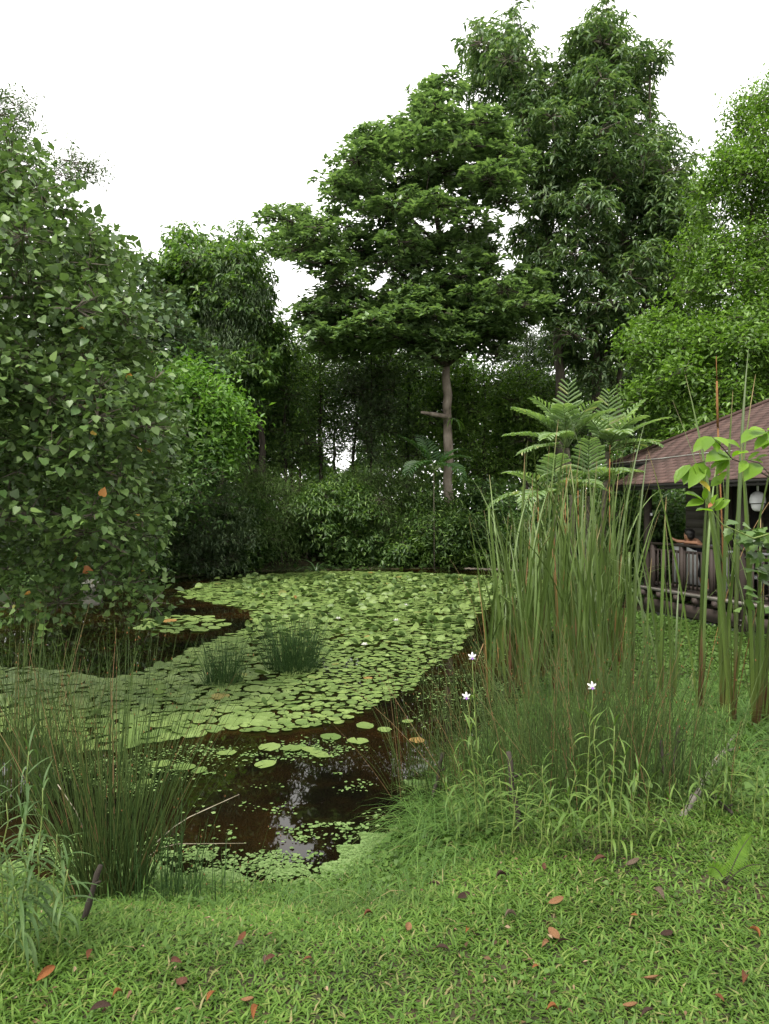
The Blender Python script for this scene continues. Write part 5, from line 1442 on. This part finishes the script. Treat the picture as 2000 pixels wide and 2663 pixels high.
stake('dark stake left of the fallen grey branch', 1740, 2040, 1765, 1885, .014)
stake('black slanting stake in the leaning left rushes', 205, 2400, 262, 2250, .014)
Pa, Pb = onground(1775, 2125), at(1918, 1905, 5.2)
stick('fallen_branch', 'grey branch propped diagonally in the rushes at right', 'branch', [Pa, (Pa + Pb) / 2 + (0,0,.03), Pb], .022, .013, 'greywood')
Pa, Pb = onground(1845, 2085), onground(1905, 2130)
stick('fallen_branch', 'short brown stick lying below the propped grey branch', 'branch', [Pa + (0,0,.05), Pb + (0,0,.03)], .012, .008, 'deadwood')
stick('bare_twig', 'thin bare twig slanting over the near water', 'twig', [onground(345, 2290) + (0,0,.1), at(470, 2135, 4.2), at(622, 2066, 4.5)], .0035, .002, 'strawwood', False)
stick('bare_twig', 'second thin twig lying flat just above the near water', 'twig', [onground(330, 2290) + (0,0,.05), at(430, 2195, 4.2), at(640, 2193, 4.4)], .003, .0015, 'strawwood', False)
stick('dead_stalk', 'straw-coloured stalk crossing the leaning left rushes', 'stalk', [onground(255, 2330) + (0,0,.1), at(205, 2120, 3.6), at(150, 2040, 3.6)], .003, .002, 'strawwood', False)
stick('fallen_log', 'pale log lying across the far right arm of the pond', 'log', [np.array([2.7, 23.9, WZ + .12]), np.array([4.6, 23.3, WZ + .1]), np.array([6.8, 22.4, WZ + .14])], .035, .055, 'bark')
# concrete block on the left shore
cb = np.array([*on_plane(240, 1540, WZ)[:2], WZ - .05]); cb = thing('concrete_block', 'small grey concrete block at the shaded left shore', 'block', cb)
q = Acc(); q.box((-.22, -.14, 0), (.22, .14, .34)); q.box((-.2, -.12, .3402), (.2, .12, .37)); link('block', q.mesh('concrete_block', M['timber_mossy']), cb)

# ---------------------------------------------------------------- fallen leaves on the lawn
FL = {'orange': (.21,.08,.025), 'brown': (.12,.046,.02), 'tan': (.2,.105,.05), 'dark': (.04,.022,.015), 'grey': (.11,.08,.056), 'red': (.1,.042,.027)}
for k_, c in FL.items():
    M['fallen_' + k_] = noise_mat('fallen_' + k_, [(.3, tuple(v * .35 for v in c)), (.5, tuple(v * .9 for v in c)), (.7, tuple(v * 1.15 for v in c))], 30, .7, .2, .5, bdist=.01, coord='Generated')
def curl_leaf(mat, w, curl, cup):
    V, F = [], []; seg = 8; y = z = 0; a_ = curl * .5
    for i in range(seg + 1):
        t = i / seg; ww = w * math.sin(PI * (t * .96 + .02)) ** .75
        V += [(-ww, y, z + cup * ww), (-ww * .5, y, z + cup * ww * .3), (0, y, z), (ww * .5, y, z + cup * ww * .35), (ww, y, z + cup * ww * 1.1)]
        a_ -= curl / seg; y += math.cos(a_) / seg; z += math.sin(a_) / seg
    for i in range(seg):
        for j in range(4): k_ = 5 * i + j; F.append((k_, k_+1, k_+6, k_+5))
    q = Acc(); q.faces(V, F); return q.mesh('fallen_leaf', mat, True)
shapes = {(k_, v): curl_leaf(M['fallen_' + k_], *s_) for k_ in FL for v, s_ in enumerate(((.2,.7,.8),(.24,-1.4,.7),(.2,1.9,1.3)))}
leaves_list = [
 (120,2552,'orange',.13,60,'large orange fallen leaf near the lower left corner'),(475,2575,'red',.12,-40,'broad reddish-brown fallen leaf on the lawn, left of centre'),
 (308,2606,'orange',.07,50,'small orange fallen leaf between the large orange one and the red-brown one'),(550,2612,'orange',.09,70,'upright orange-red fallen leaf right of the red-brown one'),
 (645,2622,'tan',.09,-20,'tan fallen leaf near the bottom edge, left of centre'),(667,2652,'orange',.1,80,'orange fallen leaf cut by the bottom edge'),
 (262,2645,'dark',.12,10,'dark brown curled leaf at the bottom edge, lower left'),(630,2455,'brown',.1,75,'brown fallen leaf standing up in the grass, left of centre'),
 (625,2480,'grey',.08,20,'withered grey-brown leaf below the standing brown one'),(702,2512,'red',.08,40,'small red-brown leaf right of the withered one'),
 (688,2514,'grey',.06,100,'withered bit of leaf touching the small red-brown one'),(460,2524,'red',.09,-15,'reddish leaf half sunk in grass above the broad red-brown one'),
 (800,2515,'brown',.06,5,'tiny brown leaf lying alone in the lawn, left of the middle'),(1062,2428,'tan',.1,80,'tan and orange leaf just right of the middle of the lawn'),
 (1214,2437,'orange',.06,70,'small orange leaf right of the tan and orange one'),(1150,2487,'dark',.1,-20,'black-brown curled leaf below the small orange one'),
 (1440,2446,'tan',.13,110,'large tan leaf tilted up in the right half of the lawn'),(1421,2474,'tan',.08,30,'broken tan leaf piece at the foot of the large tilted leaf'),
 (1465,2468,'dark',.09,-10,'dark leaf behind the large tilted tan leaf'),(1449,2359,'tan',.13,-5,'wide flat tan leaf above the large tilted one'),
 (1331,2400,'grey',.1,15,'greyish fallen leaf left of the wide flat tan one'),(1563,2250,'red',.13,20,'red-brown leaf under the orchids on the lawn edge'),
 (1647,2257,'grey',.13,5,'grey-tan curled leaf right of the red-brown one at the lawn edge'),(1710,2341,'grey',.12,120,'grey-pink dead leaf left of the small fern'),
 (1650,2398,'orange',.05,-10,'tiny orange leaf left of the fern, further down the lawn'),(1735,2446,'dark',.1,10,'dark brown leaf in the grass at right'),
 (1965,2446,'orange',.09,-60,'orange-brown leaf near the right edge of the lawn'),(1394,2535,'orange',.06,30,'small orange leaf below the large tilted tan leaf'),
 (1695,2563,'tan',.1,-15,'pale tan leaf in the lower right part of the lawn'),(1939,2565,'brown',.11,50,'rolled red-brown leaf near the lower right edge'),
 (1870,2618,'brown',.08,-70,'brown leaf lying near the lower right corner'),(1641,2636,'tan',.1,-30,'tan leaf near the bottom edge, right of the orange one'),
 (1440,2648,'orange',.08,10,'orange-brown leaf at the bottom edge, right of the middle'),(1686,2656,'dark',.09,15,'dark withered leaf cut by the bottom edge at right'),
 (1415,2268,'red',.08,80,'red-brown leaf left of the orchid foot on the lawn edge'),(1307,2295,'dark',.11,10,'dark curled leaf at the foot of the fringe grass'),
 (1130,2314,'dark',.1,-15,'dark leaf by the corner where the shore turns'),(1207,2345,'dark',.12,30,'twisted dark leaf right of the shore corner'),
 (960,2395,'brown',.08,20,'brown leaf on the shore slope, left of the dark ones'),(235,2500,'brown',.1,95,'dull brown leaf standing under the leaning left rushes')]
for i, (px_, py_, col, L, ang, lb) in enumerate(leaves_list):
    P = onground(px_, py_ + 4); L *= .56
    r0 = thing('fallen_leaf', lb, 'leaf', P + (0, 0, .034))
    o = link('blade', shapes[(col, i % 3)], r0)
    mt = Matrix.Rotation(D(ang - 90), 4, 'Z') @ Matrix.Rotation(rng.uniform(-.15, .35), 4, 'X') @ Matrix.Rotation(rng.normal(0, .3), 4, 'Y')
    o.matrix_local = mt @ Matrix.Translation((0, -L * .5, 0)) @ Matrix.Scale(L, 4)
    q = Acc(); q.tube([(0, -L * .62, 0), (0, -L * .5, 0)], .0012, 4); s_ = link('leaf_stalk', q.mesh('leaf_stalk', M['fallen_brown']), r0); s_.matrix_local = mt

# ---------------------------------------------------------------- lawn, fringe and ground cover (uncountable)
M['grass'] = leaf_mat('lawn_grass', [(0, (.05,.11,.014)), (.5, (.08,.155,.02)), (.85, (.115,.2,.03)), (.96, (.16,.2,.05)), (1, (.24,.2,.09))], .3, .5, .2, gain=.95, mottle=1.7)
M['grass_long'] = leaf_mat('fringe_grass', [(0, (.05,.11,.018)), (.6, (.08,.165,.03)), (.92, (.12,.21,.04)), (1, (.25,.2,.09))], .3, .5, .2)
M['cover'] = leaf_mat('ground_cover', [(0, (.05,.1,.018)), (.6, (.08,.155,.026)), (1, (.115,.2,.04))], .3, .5, .2)
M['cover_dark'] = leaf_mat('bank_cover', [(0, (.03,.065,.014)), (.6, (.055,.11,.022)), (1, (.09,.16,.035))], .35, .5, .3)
def patch(val, P):
    return np.sin(P[:, 0] * 3.1 + 1.7 * np.sin(P[:, 1] * 2.3)) * .5 + np.sin(P[:, 1] * 4.3 + P[:, 0] * 1.9) * .5
def turf(name, label, lo, hi, n, mind, length, width, tilt, mat, tpl, cat='grass', maxd=99, dens=None, zmin=None):
    P = rng.uniform(lo, hi, (n, 2)); d = sdf(P); k_ = (d > mind) & (d < maxd)
    # only where the view, or a step to the side of it, can reach
    k_ &= np.abs(P[:, 0]) < P[:, 1] * .6 + .75
    P = P[k_]
    if dens is not None: P = P[rng.uniform(0, 1, len(P)) < dens(P)]
    m_ = len(P)
    z = ground_z(P)
    v = patch(0, P)
    L = rng.uniform(*length, m_) * (1 + .25 * v)
    tl = rng.uniform(*tilt, m_); az = rng.uniform(0, 6.3, m_)
    up = np.column_stack([np.cos(az) * np.sin(tl), np.sin(az) * np.sin(tl), np.cos(tl)])
    sd = np.column_stack([np.cos(az), np.sin(az), np.zeros(m_)])
    x = unit(np.cross(sd, up)); y = np.cross(up, x)
    R_ = np.stack([x, y, up], -1)
    q = Acc(); q.batch(tpl, R_, np.column_stack([P, z - .005]), np.column_stack([rng.uniform(*width, m_), L, L]))
    return tag(link(name, q.mesh(name, M[mat])), label, cat, kind='stuff')
B2, B3 = blade_tpl(2, .7), blade_tpl(4, 1.2)
turf('lawn_grass', 'short broad-bladed lawn in the foreground', (-3.2, 1.6), (4.0, 5.2), 330000, -.03, (.028,.07), (.0065,.0115), (.15, 1.25), 'grass', B2, dens=lambda P: 1 - .4 * smooth01((patch(0, P * 1.7) + .35 * np.sin(P[:, 0] * 9 + P[:, 1] * 7) - .15) / .5) * smooth01((P[:, 1] - 2.5) / .8) * smooth01((P[:, 0] + .4) / .6))
turf('fringe_grass', 'longer loose grass fringing the near shore', (-3, 3.0), (4.5, 6.5), 40000, -.06, (.08,.24), (.0035,.007), (.05,.8), 'grass_long', B3, maxd=.95, dens=lambda P: .22 + .45 * smooth01((P[:, 0] + .1) / .6))
turf('fringe_grass', 'taller grass among the rushes of the right bank', (.1, 4.2), (4.8, 8.5), 24000, -.05, (.18,.45), (.004,.008), (.05,.65), 'grass_long', B3, maxd=2.2)
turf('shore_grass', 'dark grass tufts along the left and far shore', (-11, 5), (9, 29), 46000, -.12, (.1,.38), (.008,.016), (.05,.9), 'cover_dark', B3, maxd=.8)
# small-leaved ground cover
def cover(name, label, lo, hi, n, mind, size, mat, hz, dens=None, maxd=99, tpl=DIAMOND, w=.75):
    P = rng.uniform(lo, hi, (n, 2)); d = sdf(P); k_ = (d > mind) & (d < maxd) & (np.abs(P[:, 0]) < P[:, 1] * .66 + 1.5)
    k_ &= ~poly_inside(P, np.array([hw(-6.5, .0, 0)[:2], hw(3.5, .0, 0)[:2], hw(3.5, -8, 0)[:2], hw(-6.5, -8, 0)[:2]]))
    P = P[k_]
    if dens is not None: P = P[rng.uniform(0, 1, len(P)) < dens(P)]
    m_ = len(P); z = ground_z(P) + rng.uniform(0, 1, m_) ** 1.3 * hz * (1 + .6 * patch(0, P))
    d_ = rand_unit(m_); d_[:, 2] *= .45
    s_ = rng.uniform(*size, m_)
    q = Acc(); q.batch(tpl, frame(d_, np.array([0, -.15, 1.]) + rng.normal(0, .35, (m_, 3))), np.column_stack([P, z]), np.column_stack([s_ * w, s_, s_]))
    return tag(link(name, q.mesh(name, M[mat])), label, 'ground cover', kind='stuff')
cover('ground_cover', 'bright low creeper covering the ground before the veranda', (1.2, 7.0), (9, 15), 90000, .02, (.03,.06), 'cover', .09)
cover('ground_cover', 'rounded creeper leaves under the right-hand orchids', (-.1, 3.9), (4.4, 7.2), 16000, .0, (.025,.05), 'cover', .07, tpl=HEART_LITE, w=1.0)
cover('clover', 'small round leaves spreading over the near shore slope', (-2.4, 3.0), (2.2, 5.0), 16000, .02, (.012,.026), 'cover', .05, tpl=HEART_LITE, w=1.0, maxd=.7)
cover('lawn_weeds', 'tiny round-leaved weeds mixed into the lawn', (-2.6, 1.8), (3.2, 4.6), 9000, .1, (.012,.024), 'cover', .045, tpl=HEART_LITE, w=1.0, dens=lambda P: smooth01((patch(0, P * 1.3 + 3) - .1) / .5))
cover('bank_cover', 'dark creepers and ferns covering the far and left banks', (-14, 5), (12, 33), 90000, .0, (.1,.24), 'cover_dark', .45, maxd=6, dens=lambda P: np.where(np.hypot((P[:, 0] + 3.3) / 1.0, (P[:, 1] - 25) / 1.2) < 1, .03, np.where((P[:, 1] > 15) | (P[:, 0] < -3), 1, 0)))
M['litter'] = leaf_mat('dead_litter', [(0, (.05,.03,.018)), (.5, (.11,.065,.035)), (.85, (.2,.13,.075)), (1, (.3,.22,.14))], .05, .8, .1)
P = rng.uniform((-3, 1.8), (4, 5.2), (9000, 2)); P = P[(sdf(P) > .15) & (rng.uniform(0, 1, len(P)) < .12 + .5 * smooth01((patch(0, P * 1.7) - .1) / .5))]
n = len(P); d_ = rand_unit(n); d_[:, 2] *= .25; s_ = rng.uniform(.008, .034, n)
q = Acc(); q.batch(DIAMOND, frame(d_, np.array([0, 0, 1.]) + rng.normal(0, .4, (n, 3))), np.column_stack([P, ground_z(P) + rng.uniform(.004, .03, n)]), np.column_stack([s_ * rng.uniform(.15, .6, n), s_, s_]))
tag(link('leaf_litter', q.mesh('leaf_litter', M['litter'])), 'crumbs of dead leaf and straw lying in the lawn', 'litter', kind='stuff')
